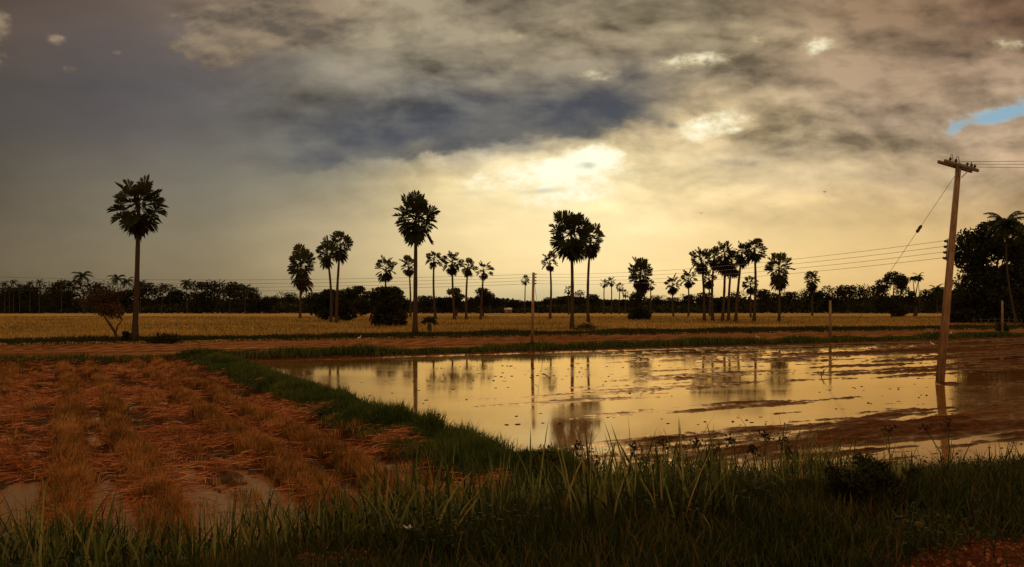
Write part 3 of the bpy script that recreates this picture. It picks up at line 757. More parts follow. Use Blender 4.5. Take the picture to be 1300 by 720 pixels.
def fan_palm(spec, label, group=None, cat='palm tree'):
    """spec: base px, base row, heart px, heart row, top row, bottom row, half width px, hanging skirt, leaves, seed[, Y]"""
    bx, by, hx, hy, ty, lo, rad, skirt, nl, seed = spec[:10]
    zb = .28
    Y = spec[10] if len(spec) > 10 else (CAM_H - zb) * F / (by - HOR)
    r = np.random.default_rng(seed)
    b = at_depth(bx, by, Y); zb = gz(b.x, Y); b.z = zb
    k = Y / F
    h = at_depth(hx, hy, Y) - b; R = rad * k; up = (hy - ty) * k; dn = (lo - hy) * k
    root = thing('toddy_palm', b, label, cat, group)
    tr = MB(); n = 14
    s = np.linspace(0, 1, n); bow = np.sin(s * np.pi) * r.normal(0, .012) * h.z
    base = (.13 + .0085 * h.z) * (1.0 if Y < 140 else 1.1)
    rr = base * (1 - .38 * s) + .55 * base * np.exp(-s * h.z / .7) ; rr = rr * (1 + .05 * np.sin(np.arange(n) * 2.4))
    tr.tube(np.stack([h.x * s ** 1.15 + bow, r.normal(0, .01) * s, -.15 + (h.z + .15) * s], 1), rr, 10)
    tr.build('trunk', M['bark'], root, smooth=True)
    cr = MB(); hub = np.array(h) + (0, 0, .05 * R)
    def reach(d):
        v = up if d[2] > 0 else dn
        p = 2.2 if d[2] > 0 else (1.3 if dn > 1.4 * R else 1.85)
        return ((math.hypot(d[0], d[1]) / R) ** p + (abs(d[2]) / v) ** p) ** (-1 / p)
    ga = r.random() * 6.28
    nl = int(nl * (1.05 if dn > .95 * R else .95))
    for i in range(nl):
        q = (i + .5) / nl
        el = math.asin(max(-.97, 1 - 1.95 * q ** .95))
        az = ga + i * 2.39996 + r.normal(0, .2)
        d = (math.cos(el) * math.cos(az), math.cos(el) * math.sin(az), math.sin(el))
        fan_leaf(cr, hub, d, reach(d) * (1 + r.normal(0, .08)), r, droop=.15 + .5 * q, segs=26 if Y < 120 else 17, vary=.75 - .45 * q, pet=.56 + .10 * r.random(), spread=2.55)
    cr.build('crown', M['palm'], root, attr=True)
    if skirt > 0:
        sk = MB(); m = 12 if skirt < .5 else 20
        for i in range(m):
            az = i * 2.39996 + ga; el = -math.radians(68 + 20 * r.random())
            d = (math.cos(el) * math.cos(az), math.cos(el) * math.sin(az), math.sin(el))
            fan_leaf(sk, hub + (0, 0, -dn * .1), d, dn * (.5 + .3 * skirt) * (.5 + .75 * r.random()), r, droop=.7, segs=12, spread=1.35, vary=r.random(), pet=.5)
        sk.build('dead_fronds', M['dead'], root, attr=True)
    return root

def build_fan_palms():
    P = [
     ((171, 432, 176, 261, 222, 309, 35, .35, 27, 1), 'tall lone fan palm with round crown at far left of the golden field', None),
     ((381, 405, 382, 338, 312, 371, 19, .9, 30, 2), 'short shaggy fan palm with long hanging skirt, left of the twin palms', None),
     ((420, 410, 415, 320, 296, 343, 14, .5, 26, 3), 'shorter, left one of the twin fan palms over the dark thicket', 'twin palms over the thicket'),
     ((427, 411, 432, 311, 290, 338, 17, .4, 28, 4), 'taller, right one of the twin fan palms over the dark thicket', 'twin palms over the thicket'),
     ((490, 404, 490, 341, 324, 360, 15, .7, 17, 5), 'slim fan palm rising behind the big round bush', 'slim palms at mid field'),
     ((521, 403, 519, 338, 323, 352, 12, .8, 16, 6), 'small fan palm half hidden behind the tall trunk left of centre', 'slim palms at mid field'),
     ((527, 426, 528, 278, 240, 326, 29, .12, 34, 7), 'tallest fan palm, its thick crown left of centre above the young palm', None),
     ((553, 406, 551, 329, 316, 345, 12, .35, 15, 8), 'first of the four slim palms in a row right of the tall palm', 'row of four slim palms'),
     ((577, 407, 574, 333, 319, 350, 16, .9, 16, 9), 'second of the four slim palms in a row right of the tall palm', 'row of four slim palms'),
     ((592, 407, 594, 339, 326, 352, 12, .9, 15, 10), 'third of the four slim palms in a row right of the tall palm', 'row of four slim palms'),
     ((610, 407, 614, 343, 330, 356, 15, .8, 14, 11), 'last of the four slim palms in a row, with loose spreading fronds', 'row of four slim palms'),
     ((666, 397, 667, 356, 349, 364, 7, .3, 13, 12, 330), 'tiny far fan palm just left of the thin utility pole', 'far small palms'),
     ((698, 406, 698, 332, 319, 346, 13, .6, 15, 13), 'slender fan palm left of the pair of tall palms', None),
     ((726, 419, 725, 297, 266, 336, 30, .5, 32, 14), 'left, larger palm of the pair of tall palms at centre, brush at its foot', 'pair of tall palms'),
     ((747, 411, 750, 303, 281, 330, 18, .6, 22, 15), 'right, smaller palm of the pair of tall palms at centre', 'pair of tall palms'),
     ((722, 399, 722, 368, 362, 376, 7, .3, 12, 41, 290), 'small far palm showing behind the foot of the tall pair', 'far small palms'),
     ((767, 398, 767, 360, 354, 368, 6, .3, 12, 16, 310), 'first of four tiny far palms right of the tall pair', 'four tiny far palms'),
     ((776, 398, 776, 357, 350, 366, 7, .3, 12, 17, 310), 'tallest of four tiny far palms right of the tall pair', 'four tiny far palms'),
     ((786, 398, 787, 365, 359, 372, 6, .3, 12, 18, 310), 'third of four tiny far palms right of the tall pair', 'four tiny far palms'),
     ((794, 398, 794, 373, 367, 380, 6, .3, 12, 19, 310), 'lowest of four tiny far palms right of the tall pair', 'four tiny far palms'),
     ((812, 405, 813, 347, 326, 374, 17, .9, 32, 20), 'stout fan palm with dense dark crown and a bush round its foot', None),
     ((826, 400, 826, 362, 354, 371, 7, .4, 13, 21, 250), 'small palm peeping out right behind the stout dense palm', 'far small palms'),
     ((855, 402, 854, 361, 347, 376, 12, .6, 18, 22), 'left one of the two low palms left of the palm clump', 'two low palms'),
     ((874, 402, 874, 354, 339, 368, 12, .5, 18, 23), 'right one of the two low palms left of the palm clump', 'two low palms'),
     ((894, 408, 890, 329, 312, 350, 15, .6, 20, 24), 'leftmost palm of the clump of seven, loose crown leaning left', 'clump of seven palms'),
     ((901, 402, 900, 353, 341, 367, 10, .8, 16, 25), 'short palm half hidden behind the left of the palm clump', None),
     ((905, 408, 907, 325, 312, 345, 11, .7, 18, 26), 'second palm from the left in the clump of seven', 'clump of seven palms'),
     ((917, 409, 920, 322, 306, 349, 15, .9, 22, 27), 'third palm of the clump of seven, with a brown hanging skirt', 'clump of seven palms'),
     ((925, 409, 929, 331, 316, 352, 11, .9, 18, 28), 'fourth palm of the clump of seven, tucked low behind its neighbour', 'clump of seven palms'),
     ((934, 409, 942, 320, 304, 340, 11, .7, 18, 29), 'fifth palm of the clump of seven, its trunk leaning right', 'clump of seven palms'),
     ((957, 409, 958, 317, 301, 338, 16, .5, 22, 30), 'tallest and rightmost palm of the clump of seven', 'clump of seven palms'),
     ((953, 404, 953, 360, 350, 376, 12, .6, 18, 31), 'short bushy palm behind the foot of the clump', None),
     ((989, 409, 989, 341, 318, 369, 18, .8, 22, 32), 'open crowned palm standing alone just right of the palm clump', None),
     ((1031, 401, 1031, 355, 341, 373, 12, .7, 24, 33, 250), 'small dense palm apart from the others on the right', None),
    ]
    for s, l, g in P: fan_palm(s, l, g)

def coco_crown(mb, hub, R, r, n=20, sides=14, droop=1.0):
    for i in range(n):
        az = i * 2.39996 + r.normal(0, .2); el = math.radians(75 - 105 * (i / n) + r.normal(0, 6))
        L = R * (.85 + .3 * r.random()); P = np.array(hub, float); a = el; pts = [P.copy()]; m = 7
        for s in range(m):
            P = P + np.array([math.cos(a) * math.cos(az), math.cos(a) * math.sin(az), math.sin(a)]) * L / m
            a -= droop * (.12 + .10 * s / m) * 1.6; pts.append(P.copy())
        pts = np.array(pts); q = np.linspace(.12, 1, sides); idx = q * m; i0 = np.minimum(idx.astype(int), m - 1); f = (idx - i0)[:, None]
        c = pts[i0] * (1 - f) + pts[i0 + 1] * f; T = pts[i0 + 1] - pts[i0]; T /= np.linalg.norm(T, axis=1, keepdims=True)
        S = np.cross(T, [0, 0, 1.0]); S /= np.linalg.norm(S, axis=1, keepdims=True) + 1e-6
        ll = (L * .30 * np.sin(np.pi * (.15 + .8 * q)))[:, None]
        for sg in (-1, 1):
            tip = c + S * sg * ll * .8 + T * ll * .45 - np.array([0, 0, 1.0]) * ll * (.35 + .3 * r.random((sides, 1)))
            wd = T * (L / sides * .55)
            V = np.stack([c - wd, c + wd, tip], 1)
            mb.add(V.reshape(-1, 3), np.arange(sides)[:, None] * 3 + np.arange(3)[None], np.clip(.55 - .4 * i / n + r.normal(0, .1), 0, 1))
        mb.tube(pts, np.linspace(.03, .008, m + 1) * R / 2.5 + .01, 4, .5, caps=False)
def coconut_palm(px, by, hx, hy, rad, Y, label, seed, group=None, bow=0.0, name='coconut_palm'):
    r = np.random.default_rng(seed); k = Y / F
    b = at_depth(px, by, Y); b.z = gz(b.x, Y); h = at_depth(hx, hy, Y) - b
    root = thing(name, b, label, 'palm tree', group)
    s = np.linspace(0, 1, 12); tr = MB()
    tr.tube(np.stack([h.x * s + bow * np.sin(s * np.pi), 0 * s, h.z * s - .1], 1), .16 * (1 - .4 * s) + .12 * np.exp(-s * 14), 8)
    tr.build('trunk', M['bark'], root, smooth=True)
    cr = MB(); coco_crown(cr, (h.x, 0, h.z), rad * k, r, 26 if Y < 200 else 18, 26 if Y < 200 else 9)
    cr.build('crown', M['palm'], root, attr=True)
    return root

# ------------------------------------------------------------------ broadleaf trees and shrubs
def leaf_cloud(mb, blobs, n, size, r, hollow=.45, lo=0.0):
    B = np.array(blobs, float); w = (B[:, 3] * B[:, 4] + B[:, 3] * B[:, 5]); idx = r.choice(len(B), n, p=w / w.sum())
    d = r.normal(0, 1, (n, 3)); d /= np.linalg.norm(d, axis=1, keepdims=True)
    rad = hollow + (1.06 - hollow) * r.random(n) ** .6
    c = B[idx, :3] + d * B[idx, 3:6] * rad[:, None]
    k = c[:, 2] > lo; c = c[k]; n = len(c); idx = idx[k]
    u = r.normal(0, 1, (n, 3)); u /= np.linalg.norm(u, axis=1, keepdims=True)
    v = np.cross(u, r.normal(0, 1, (n, 3))); v /= np.linalg.norm(v, axis=1, keepdims=True)
    s = size * (.6 + .8 * r.random(n))[:, None]
    V = np.stack([c - u * s, c - v * s * .45, c + u * s, c + v * s * .45], 1)
    tone = r.random(len(B))[idx] * .5 + r.random(n) * .5
    mb.add(V.reshape(-1, 3), np.arange(n)[:, None] * 4 + np.arange(4)[None], np.repeat(tone, 4))
def tree_blobs(r, H, W, n, low=.25, bs=1.0):
    out = []
    for i in range(n):
        z = H * (low + (.95 - low) * r.random()); q = (z / H - low) / (1 - low)
        ww = W * math.sqrt(max(.08, 1 - (2 * q - .75) ** 2 * .55)); az = r.random() * 6.28; rr = ww * .75 * math.sqrt(r.random())
        s = W * (.26 + .26 * r.random()) * bs
        out.append((rr * math.cos(az), rr * math.sin(az), min(z, H - s * .7), s * 1.15, s * 1.15, s * .8))
    return out
def broad_tree(name, H, W, seed, n, size, nb=12, low=.25, mat='tree', loc=(0, 0, 0), limbs=True, trunk=.045, hollow=.4, bs=1.0):
    r = np.random.default_rng(seed); root = thing(name, loc, None, None)
    bl = tree_blobs(r, H, W, nb, low, bs)
    if low < .05:
        bl += [(.55 * W * math.cos(q), .55 * W * math.sin(q), H * (.16 + .1 * (q % 1)), .48 * W, .48 * W, .22 * H) for q in np.arange(7) * .9 + seed]
    tr = MB(); hz = H * max(low * .8, .12); t0 = H * trunk
    tr.tube([(0, 0, -.2), (r.normal(0, .03) * H, 0, hz * .5), (r.normal(0, .04) * H, r.normal(0, .02) * H, hz)], [t0 * 1.3, t0, t0 * .8], 8)
    if limbs:
        for b in bl[:9]:
            m = np.array([b[0] * .45, b[1] * .45, hz + (b[2] - hz) * .45])
            tr.tube([(0, 0, hz * .85), m + r.normal(0, .02 * H, 3), (b[0], b[1], b[2])], [t0 * .6, t0 * .38, t0 * .1], 5)
    tr.build('trunk', M['bark'], root, smooth=True)
    cr = MB(); leaf_cloud(cr, bl, n, size, r, hollow)
    cr.build('crown', M[mat], root, attr=True)
    return root

LANDMARKS = [(60, 'the left edge'), (171, 'the tall lone palm'), (290, None), (381, 'the short shaggy palm'), (427, 'the twin palms'), (490, 'the round bush'), (528, 'the tallest palm'),
             (582, 'the row of slim palms'), (677, 'the thin utility pole'), (735, 'the pair of tall palms'), (812, 'the stout dense palm'), (925, 'the palm clump'),
             (989, 'the open crowned palm'), (1031, 'the small dense palm'), (1135, 'the guy wire'), (1200, 'the leaning utility pole')]
USED = {}
def far_label(px, kind):
    lm = min((l for l in LANDMARKS if l[1]), key=lambda l: abs(l[0] - px)); d = px - lm[0]
    rel = 'straight behind' if abs(d) < 7 else ('just left of' if -26 < d < 0 else 'just right of' if 0 < d < 26 else 'farther left of' if d < 0 else 'farther right of')
    base = '%s in the tree line %s %s' % (kind, rel, lm[1])
    n = USED.get(base, 0); USED[base] = n + 1
    return base if n == 0 else base.replace(' in the', (', second one,', ', third one,', ', fourth one,', ', fifth one,')[min(n - 1, 3)] + ' in the')

def build_tree_line():
    r = np.random.default_rng(77)
    protos = []
    for i, (H, W, nb, low) in enumerate(((9, 5.2, 14, .1), (11, 5.0, 14, .2), (8, 6.0, 15, .05), (12, 4.4, 13, .2), (10, 6.5, 18, .1), (7, 3.6, 9, .05))):
        protos.append((broad_tree('leafy_tree', H, W, 100 + i, 1500, .42, nb, low), H, W))
    # photo column, photo row of the top, half width, prototype (others beyond: which of the six shapes)
    T = [(-20, 360, 26, 2), (14, 366, 22, 0), (42, 362, 20, 2), (66, 359, 22, 4), (86, 356, 18, 1), (128, 358, 24, 4), (152, 362, 18, 5), (186, 360, 20, 0),
         (214, 360, 18, 3), (228, 363, 15, 5), (254, 358, 19, 1), (270, 356, 18, 4), (292, 359, 20, 2), (314, 366, 17, 0), (330, 373, 14, 5), (347, 376, 13, 2), (364, 371, 16, 4),
         (398, 372, 14, 0), (452, 364, 14, 1), (468, 370, 13, 0), (508, 378, 14, 2), (538, 376, 16, 0), (562, 373, 15, 5), (578, 366, 13, 1), (598, 378, 12, 0), (613, 365, 14, 3),
         (630, 379, 14, 2), (652, 381, 14, 0), (676, 380, 13, 5), (694, 378, 13, 2), (712, 377, 12, 0), (736, 367, 11, 3), (752, 374, 12, 0), (772, 381, 13, 2), (792, 381, 12, 0),
         (836, 375, 14, 4), (852, 378, 12, 0), (872, 374, 14, 2), (896, 372, 14, 0), (918, 374, 13, 5), (938, 370, 14, 4), (966, 368, 14, 0), (984, 372, 13, 2), (1006, 371, 14, 0),
         (1022, 367, 13, 4), (1042, 364, 14, 5), (1056, 361, 14, 3), (1076, 363, 16, 0), (1096, 362, 16, 4), (1112, 363, 13, 2), (1178, 368, 14, 2), (1196, 366, 14, 0), (1206, 372, 14, 4)]
    used = set()
    kinds = ['broad dark tree', 'upright dark tree', 'low spreading tree', 'tall narrow tree', 'big rounded tree', 'small bushy tree']
    for (px, ty, hw, k) in T:
        p, H, W = protos[k]; Y = 330 + 55 * r.random() + (30 if 620 < px < 800 else 0)
        b = at_depth(px, 398, Y); b.z = gz(b.x, Y)
        hh = CAM_H + (HOR - ty) / F * Y - b.z; ww = hw * 1.12 * Y / F
        lab = far_label(px, 'small low spreading tree' if px == 347 else kinds[k]); g = 'trees of the far tree line'
        if k not in used: o = p; o.location = b; o.rotation_euler.z = r.random() * 6; used.add(k)
        else: o = copy_thing(p, b, None, g, r.random() * 6)
        o.scale = (ww / W, ww / W, hh / H); tag(o, lab, 'tree', g)
    for s, (px, hy, rad) in enumerate(((107, 351, 13), (152, 354, 11), (162, 358, 10), (178, 361, 9), (238, 360, 10), (311, 366, 9), (205, 364, 8), (1190, 368, 11), (1208, 372, 9), (1168, 352, 8))):
        Y = 318 + 20 * r.random()
        coconut_palm(px, 398, px + r.normal(0, 2), hy, rad * 1.15, Y, far_label(px, {152: 'taller feathery coconut palm', 162: 'lower feathery coconut palm', 205: 'low feathery coconut palm', 238: 'taller feathery coconut palm'}.get(px, 'feathery coconut palm')), 300 + s, 'coconut palms of the far tree line')
    for s, (px, hy) in enumerate(((6, 361), (12, 366), (17, 358), (25, 363), (38, 360), (50, 358), (78, 360))):
        coconut_palm(px, 398, px, hy, 6.5, 335, '%s of seven slim palms at the left end of the tree line' % ('leftmost', 'second from the left', 'third from the left', 'middle one', 'third from the right', 'second from the right', 'rightmost')[s], 340 + s, 'slim palms at the left end of the tree line', name='betel_palm')
    # the scrub closing the foot of the tree line, and the wood beyond it
    mb = MB(); n = 30000
    x = (r.random(n) * 2 - 1) * 330; Y = 345 + 60 * r.random(n); t = fbm(x * .08, Y * 0 + 1, 120, 4)
    z = gz(0, 350) + (r.random(n) ** .8) * (1.5 + 8.0 * np.clip(t - .12, .1, 1)) * .75 * (1 - .3 * sstep(x, -20, 10) * (1 - sstep(x, 40, 70)))
    c = np.stack([x, Y, z], 1)
    u = r.normal(0, 1, (n, 3)); u /= np.linalg.norm(u, axis=1, keepdims=True); v = np.cross(u, r.normal(0, 1, (n, 3))); v /= np.linalg.norm(v, axis=1, keepdims=True)
    s = (.55 + .5 * r.random(n))[:, None]
    mb.add(np.stack([c - u * s, c - v * s * .6, c + u * s, c + v * s * .6], 1).reshape(-1, 3), np.arange(n)[:, None] * 4 + np.arange(4)[None], np.repeat(r.random(n), 4))
    tag(mb.build('undergrowth', M['tree'], attr=True), 'dark scrub closing the foot of the far tree line', 'undergrowth', kind='stuff')
    mb = MB(); n = 30000
    x = (r.random(n) * 2 - 1) * 420; Y = 430 + 60 * r.random(n); t = fbm(x * .05, Y * 0 + 4, 125, 5)
    z = .3 + r.random(n) ** .7 * (4.0 + 8.0 * np.clip(t - .2, 0, 1))
    c = np.stack([x, Y, z], 1); s = (.8 + .7 * r.random(n))[:, None]
    u = r.normal(0, 1, (n, 3)); u /= np.linalg.norm(u, axis=1, keepdims=True); v = np.cross(u, r.normal(0, 1, (n, 3))); v /= np.linalg.norm(v, axis=1, keepdims=True)
    mb.add(np.stack([c - u * s, c - v * s * .6, c + u * s, c + v * s * .6], 1).reshape(-1, 3), np.arange(n)[:, None] * 4 + np.arange(4)[None], np.repeat(r.random(n), 4))
    tag(mb.build('far_woodland', M['tree'], attr=True), 'far dark woodland seen through gaps in the tree line', 'woodland', kind='stuff')

def place_tree(name, px, by, ty, hw, seed, n, size, label, cat='tree', nb=12, low=.2, mat='tree', Y=None, group=None, squash=1.0, **kw):
    Y = Y or (CAM_H - .28) * F / (by - HOR)
    b = at_depth(px, by, Y); b.z = gz(b.x, Y)
    H = CAM_H + (HOR - ty) / F * Y - b.z; W = hw * Y / F
    o = broad_tree(name, H, W, seed, n, size, nb, low, mat, b, **kw)
    return tag(o, label, cat, group)

def build_mid_trees():
    place_tree('round_bush', 494, 415, 365, 24, 401, 11000, .22, 'big round dark bush standing alone in the rice left of the tallest palm', 'bush', 34, .02, trunk=.02)
    place_tree('thicket_tree', 412, 408, 368, 19, 402, 4000, .26, 'left dark thicket tree under the twin palms', 'tree', 14, .06)
    place_tree('thicket_tree', 437, 408, 362, 20, 403, 4500, .26, 'right dark thicket tree under the twin palms', 'tree', 14, .06)
    place_tree('leafy_tree', 458, 402, 361, 16, 404, 2600, .3, 'dark leafy tree between the twin palms and the round bush', 'tree', 12, .12)
    place_tree('palm_foot_bush', 812, 405, 370, 15, 405, 3000, .24, 'dark bush round the foot of the stout palm', 'bush', 12, .03, Y=165)
    place_tree('leafy_tree', 1133, 402, 346, 22, 406, 5200, .3, 'largest dark tree behind the guy wire, left of the leaning pole', 'tree', 18, .05, Y=215)
    place_tree('leafy_tree', 1161, 402, 349, 10, 407, 1500, .3, 'narrow dark tree with open top between guy wire and leaning pole', 'tree', 7, .3, Y=225)
    place_tree('leafy_tree', 613, 403, 366, 15, 408, 1700, .3, 'layered open tree behind the last of the slim palms', 'tree', 9, .35, Y=230)
    place_tree('leafy_tree', 578, 403, 364, 12, 409, 1500, .3, 'round topped tree behind the second of the slim palms', 'tree', 8, .3, Y=235)
    place_tree('big_tree', 1256, 411, 279, 50, 410, 20000, .30, 'big dark tree filling the right edge behind the leaning pole', 'tree', 60, .04, Y=132, trunk=.03, bs=.62)
    place_tree('big_tree', 1345, 411, 286, 60, 411, 12000, .4, 'big dark tree at the right edge beyond the coconut palm', 'tree', 26, .06, Y=140, trunk=.03)
    place_tree('edge_bush', 1228, 411, 368, 22, 412, 4000, .26, 'dark bush at the left foot of the big tree', 'bush', 14, .03, Y=130)
    place_tree('edge_bush', 1290, 412, 366, 30, 413, 5000, .26, 'dark bush under the coconut palm at the right edge', 'bush', 16, .03, Y=126)
    coconut_palm(1291, 412, 1277, 286, 31, 122, 'tall coconut palm in front of the big tree at right edge', 414, bow=-.5)
    # the sparse leaning shrub left of the lone palm
    b = at(150, 431, .35); b.z = gz(b.x, b.y); k = b.y / F; r = np.random.default_rng(415)
    root = thing('bare_shrub', b, 'sparse brown shrub with a leaning bare stem left of the lone palm', 'shrub')
    st = MB(); P = lambda px, py: ((px - 150) * k, 0, (431 - py) * k)
    st.tube([P(150.5, 433), P(146, 420), P(139, 409), P(131, 398)], [.12, .10, .08, .05], 7)
    st.tube([P(147, 421), P(149, 412), P(155, 404)], [.06, .05, .03], 6)
    bl = []
    for i in range(16):
        c = P(108 + 56 * r.random(), 370 + 27 * r.random()); bl.append((c[0], r.normal(0, .8), c[2], .75, .75, .5))
        m = P(131, 398) if i % 3 else P(155, 404)
        st.tube([m, ((m[0] + c[0]) / 2, bl[-1][1] / 2, (m[2] + c[2]) / 2 + .1), c], [.035, .025, .01], 4)
    st.build('stem', M['bark'], root, smooth=True)
    cr = MB(); leaf_cloud(cr, bl, 2600, .10, r, .1); cr.build('crown', M['dry'], root, attr=True)
    # young palm beside the tallest palm
    b = at(545, 421, .35); b.z = gz(b.x, b.y); r = np.random.default_rng(416); k = b.y / F
    root = thing('young_palm', b, 'young fan palm, low and bushy, beside the foot of the tallest palm', 'palm tree')
    tr = MB(); tr.tube([(0, 0, -.1), (0, 0, .3), (.02, 0, .75)], [.26, .24, .2], 8); tr.build('trunk', M['bark'], root)
    cr = MB()
    for i in range(13):
        az = i * 2.4; el = math.radians(10 + 60 * r.random()); d = (math.cos(el) * math.cos(az), math.cos(el) * math.sin(az), math.sin(el))
        fan_leaf(cr, (0, 0, .75), d, .95, r, .4, 12, 1.4, .45)
    cr.build('crown', M['palm'], root, attr=True)
    # low clumps and brush in the rice edge
    for (px, by, ty, hw, seed, lab) in ((207, 433, 423, 24, 420, 'low dark bush lying right of the foot of the lone palm'), (164, 432, 420, 8, 421, 'small weed between the bare shrub and the lone palm'),
                                        (742, 420, 411, 15, 422, 'low brush heap at the foot of the tall palm pair'), (675, 445, 435, 6, 423, 'green weed clump at the foot of the thin utility pole'),
                                        (724, 447, 438, 9, 424, 'green weed clump on the far dike right of the thin pole'), (1139, 419, 409, 9, 425, 'dark weed clump around the short post at far right')):
        if px == 1139: px = 1272
        Yc = {675: 55.6, 724: 56.5}.get(px)
        place_tree('weed_clump', px, by, ty, hw, seed, 1400, .09, lab, 'weeds', 12, .0, mat='verge' if seed > 422 else 'tree', limbs=False, trunk=.05, hollow=.1, Y=Yc)
    # fallen sticks on the brush heap
    b = at(748, 420, .4); b.z = gz(b.x, b.y); mb = MB(); r = np.random.default_rng(430)
    for i in range(14):
        a = r.normal(0, .5); L = .6 + .9 * r.random(); c = np.array([r.normal(0, .5), r.normal(0, .3), .15 + .35 * r.random()])
        d = np.array([math.cos(a), math.sin(a), r.normal(0, .2)]) * L / 2
        mb.tube([c - d, c + (0, 0, .05), c + d], [.04, .035, .02], 5)
    o = mb.build('brush_pile', M['wood']); o.location = b; tag(o, 'pile of dry sticks at the foot of the tall palm pair', 'sticks')

def build_foreground_plants():
    # the dark leafy shrub on the bank
    r = np.random.default_rng(500); b = Vector((2.98, 7.45, 0)); b.z = gz(b.x, b.y)
    root = thing('leafy_shrub', b, 'low dark leafy shrub on the grass bank at the lower right', 'shrub')
    st = MB(); bl = []
    for i in range(26):
        x = r.normal(0, .19); y = r.normal(0, .12); z = (.10 + .34 * r.random()) * max(.25, 1 - (x / .46) ** 2); bl.append((x, y, z, .085, .085, .06))
        st.tube([(x * .15, y * .15, -.02), (x * .6, y * .6, z * .6), (x, y, z)], [.006, .005, .003], 4)
    for x, z in ((.36, .30), (.40, .34), (-.30, .28)): bl.append((x, 0, z, .04, .04, .03)); st.tube([(.05, 0, .05), (x * .7, 0, z * .6), (x, 0, z)], [.005, .004, .003], 4)
    st.build('stem', M['bark'], root); cr = MB(); leaf_cloud(cr, bl, 4200, .020, r, .1, .01); cr.build('foliage', M['tree'], root, attr=True)
    # pale fallen flower
    b = at(518, 714, .95); b.z = gz(b.x, b.y) + .14
    root = thing('white_flower', b, 'single pale flower low in the reeds at the bottom edge', 'flower')
    st = MB(); st.tube([(0, .01, -.14), (.004, .005, -.05), (0, 0, 0)], .003, 5); st.build('stalk', M['reed'], root)
    pt = MB()
    for i in range(5):
        a = i * 1.2566; d = np.array([math.cos(a), math.sin(a) * .6, .7]); s = np.array([-math.sin(a), math.cos(a), 0])
        pt.add([(0, 0, 0), d * .02 + s * .014, d * .045, d * .02 - s * .014], np.array([[0, 1, 2, 3]]))
    pt.build('petals', M['petal'], root)
    # sedges with brown umbrella heads above the reeds
    heads = [(676, 592, 10.8), (690, 576, 11), (702, 584, 11.6), (733, 571, 11.4), (755, 590, 11), (806, 571, 11), (816, 586, 11.6), (838, 592, 10.6), (861, 586, 11.2), (884, 566, 11.4), (905, 571, 12),
             (926, 562, 11.8), (955, 572, 11), (971, 556, 11.6), (992, 561, 12), (1002, 576, 11.2), (1034, 592, 11.8), (1176, 545, 13), (1203, 540, 13.5), (842, 566, 12), (1128, 547, 12.8)]
    ORD = 'first second third fourth fifth sixth seventh eighth ninth tenth eleventh twelfth thirteenth fourteenth fifteenth sixteenth seventeenth eighteenth nineteenth twentieth last'.split()
    for i, (px, py, Y) in enumerate(heads):
        r = np.random.default_rng(520 + i)
        t = at_depth(px, py, Y); bx = t.x + r.normal(0, .12); b = Vector((bx, Y, gz(bx, Y)))
        nray = 22 if Y < 12.6 else 11
        root = thing('umbrella_sedge', b, '%s umbrella sedge from the left, its brown head standing over the bank reeds' % ORD[sorted(heads).index((px, py, Y))],
                     'sedge', 'sedges among the bank reeds')
        h = t - b; st = MB(); m = Vector((h.x * .35 + r.normal(0, .02), r.normal(0, .03), h.z * .55))
        st.tube([(0, 0, -.03), m, h], [.010, .009, .007], 5); st.build('stalk', M['reed'], root, attr=True)
        hd = MB()
        for j in range(nray):
            az = r.random() * 6.28; el = math.radians(r.normal(35, 35)); L = .04 + .08 * r.random()
            d = np.array([math.cos(el) * math.cos(az), math.cos(el) * math.sin(az), math.sin(el)])
            c = np.array(h) + d * L; hd.tube([h, c], [.0022, .0018], 3, .4, False)
            for q in range(7):
                u = r.normal(0, 1, 3); u /= np.linalg.norm(u); v = np.cross(u, r.normal(0, 1, 3)); v /= np.linalg.norm(v)
                hd.add([c - u * .022, c - v * .008, c + u * .022, c + v * .008], np.array([[0, 1, 2, 3]]), r.random())
        for j in range(5):
            az = r.random() * 6.28; el = math.radians(r.normal(5, 25)); L = .10 + .12 * r.random()
            d = np.array([math.cos(el) * math.cos(az), math.cos(el) * math.sin(az), math.sin(el)]); s = np.array([-math.sin(az), math.cos(az), 0]) * .010
            p0 = np.array(h); p1 = p0 + d * L * .5; p2 = p0 + d * L + (0, 0, -.05)
            hd.add([p0 - s, p0 + s, p1 + s, p1 - s, p2], [np.array([[0, 1, 2, 3]]), np.array([[3, 2, 4]])], .2)
        hd.build('seed_head', M['sedge'], root, attr=True)

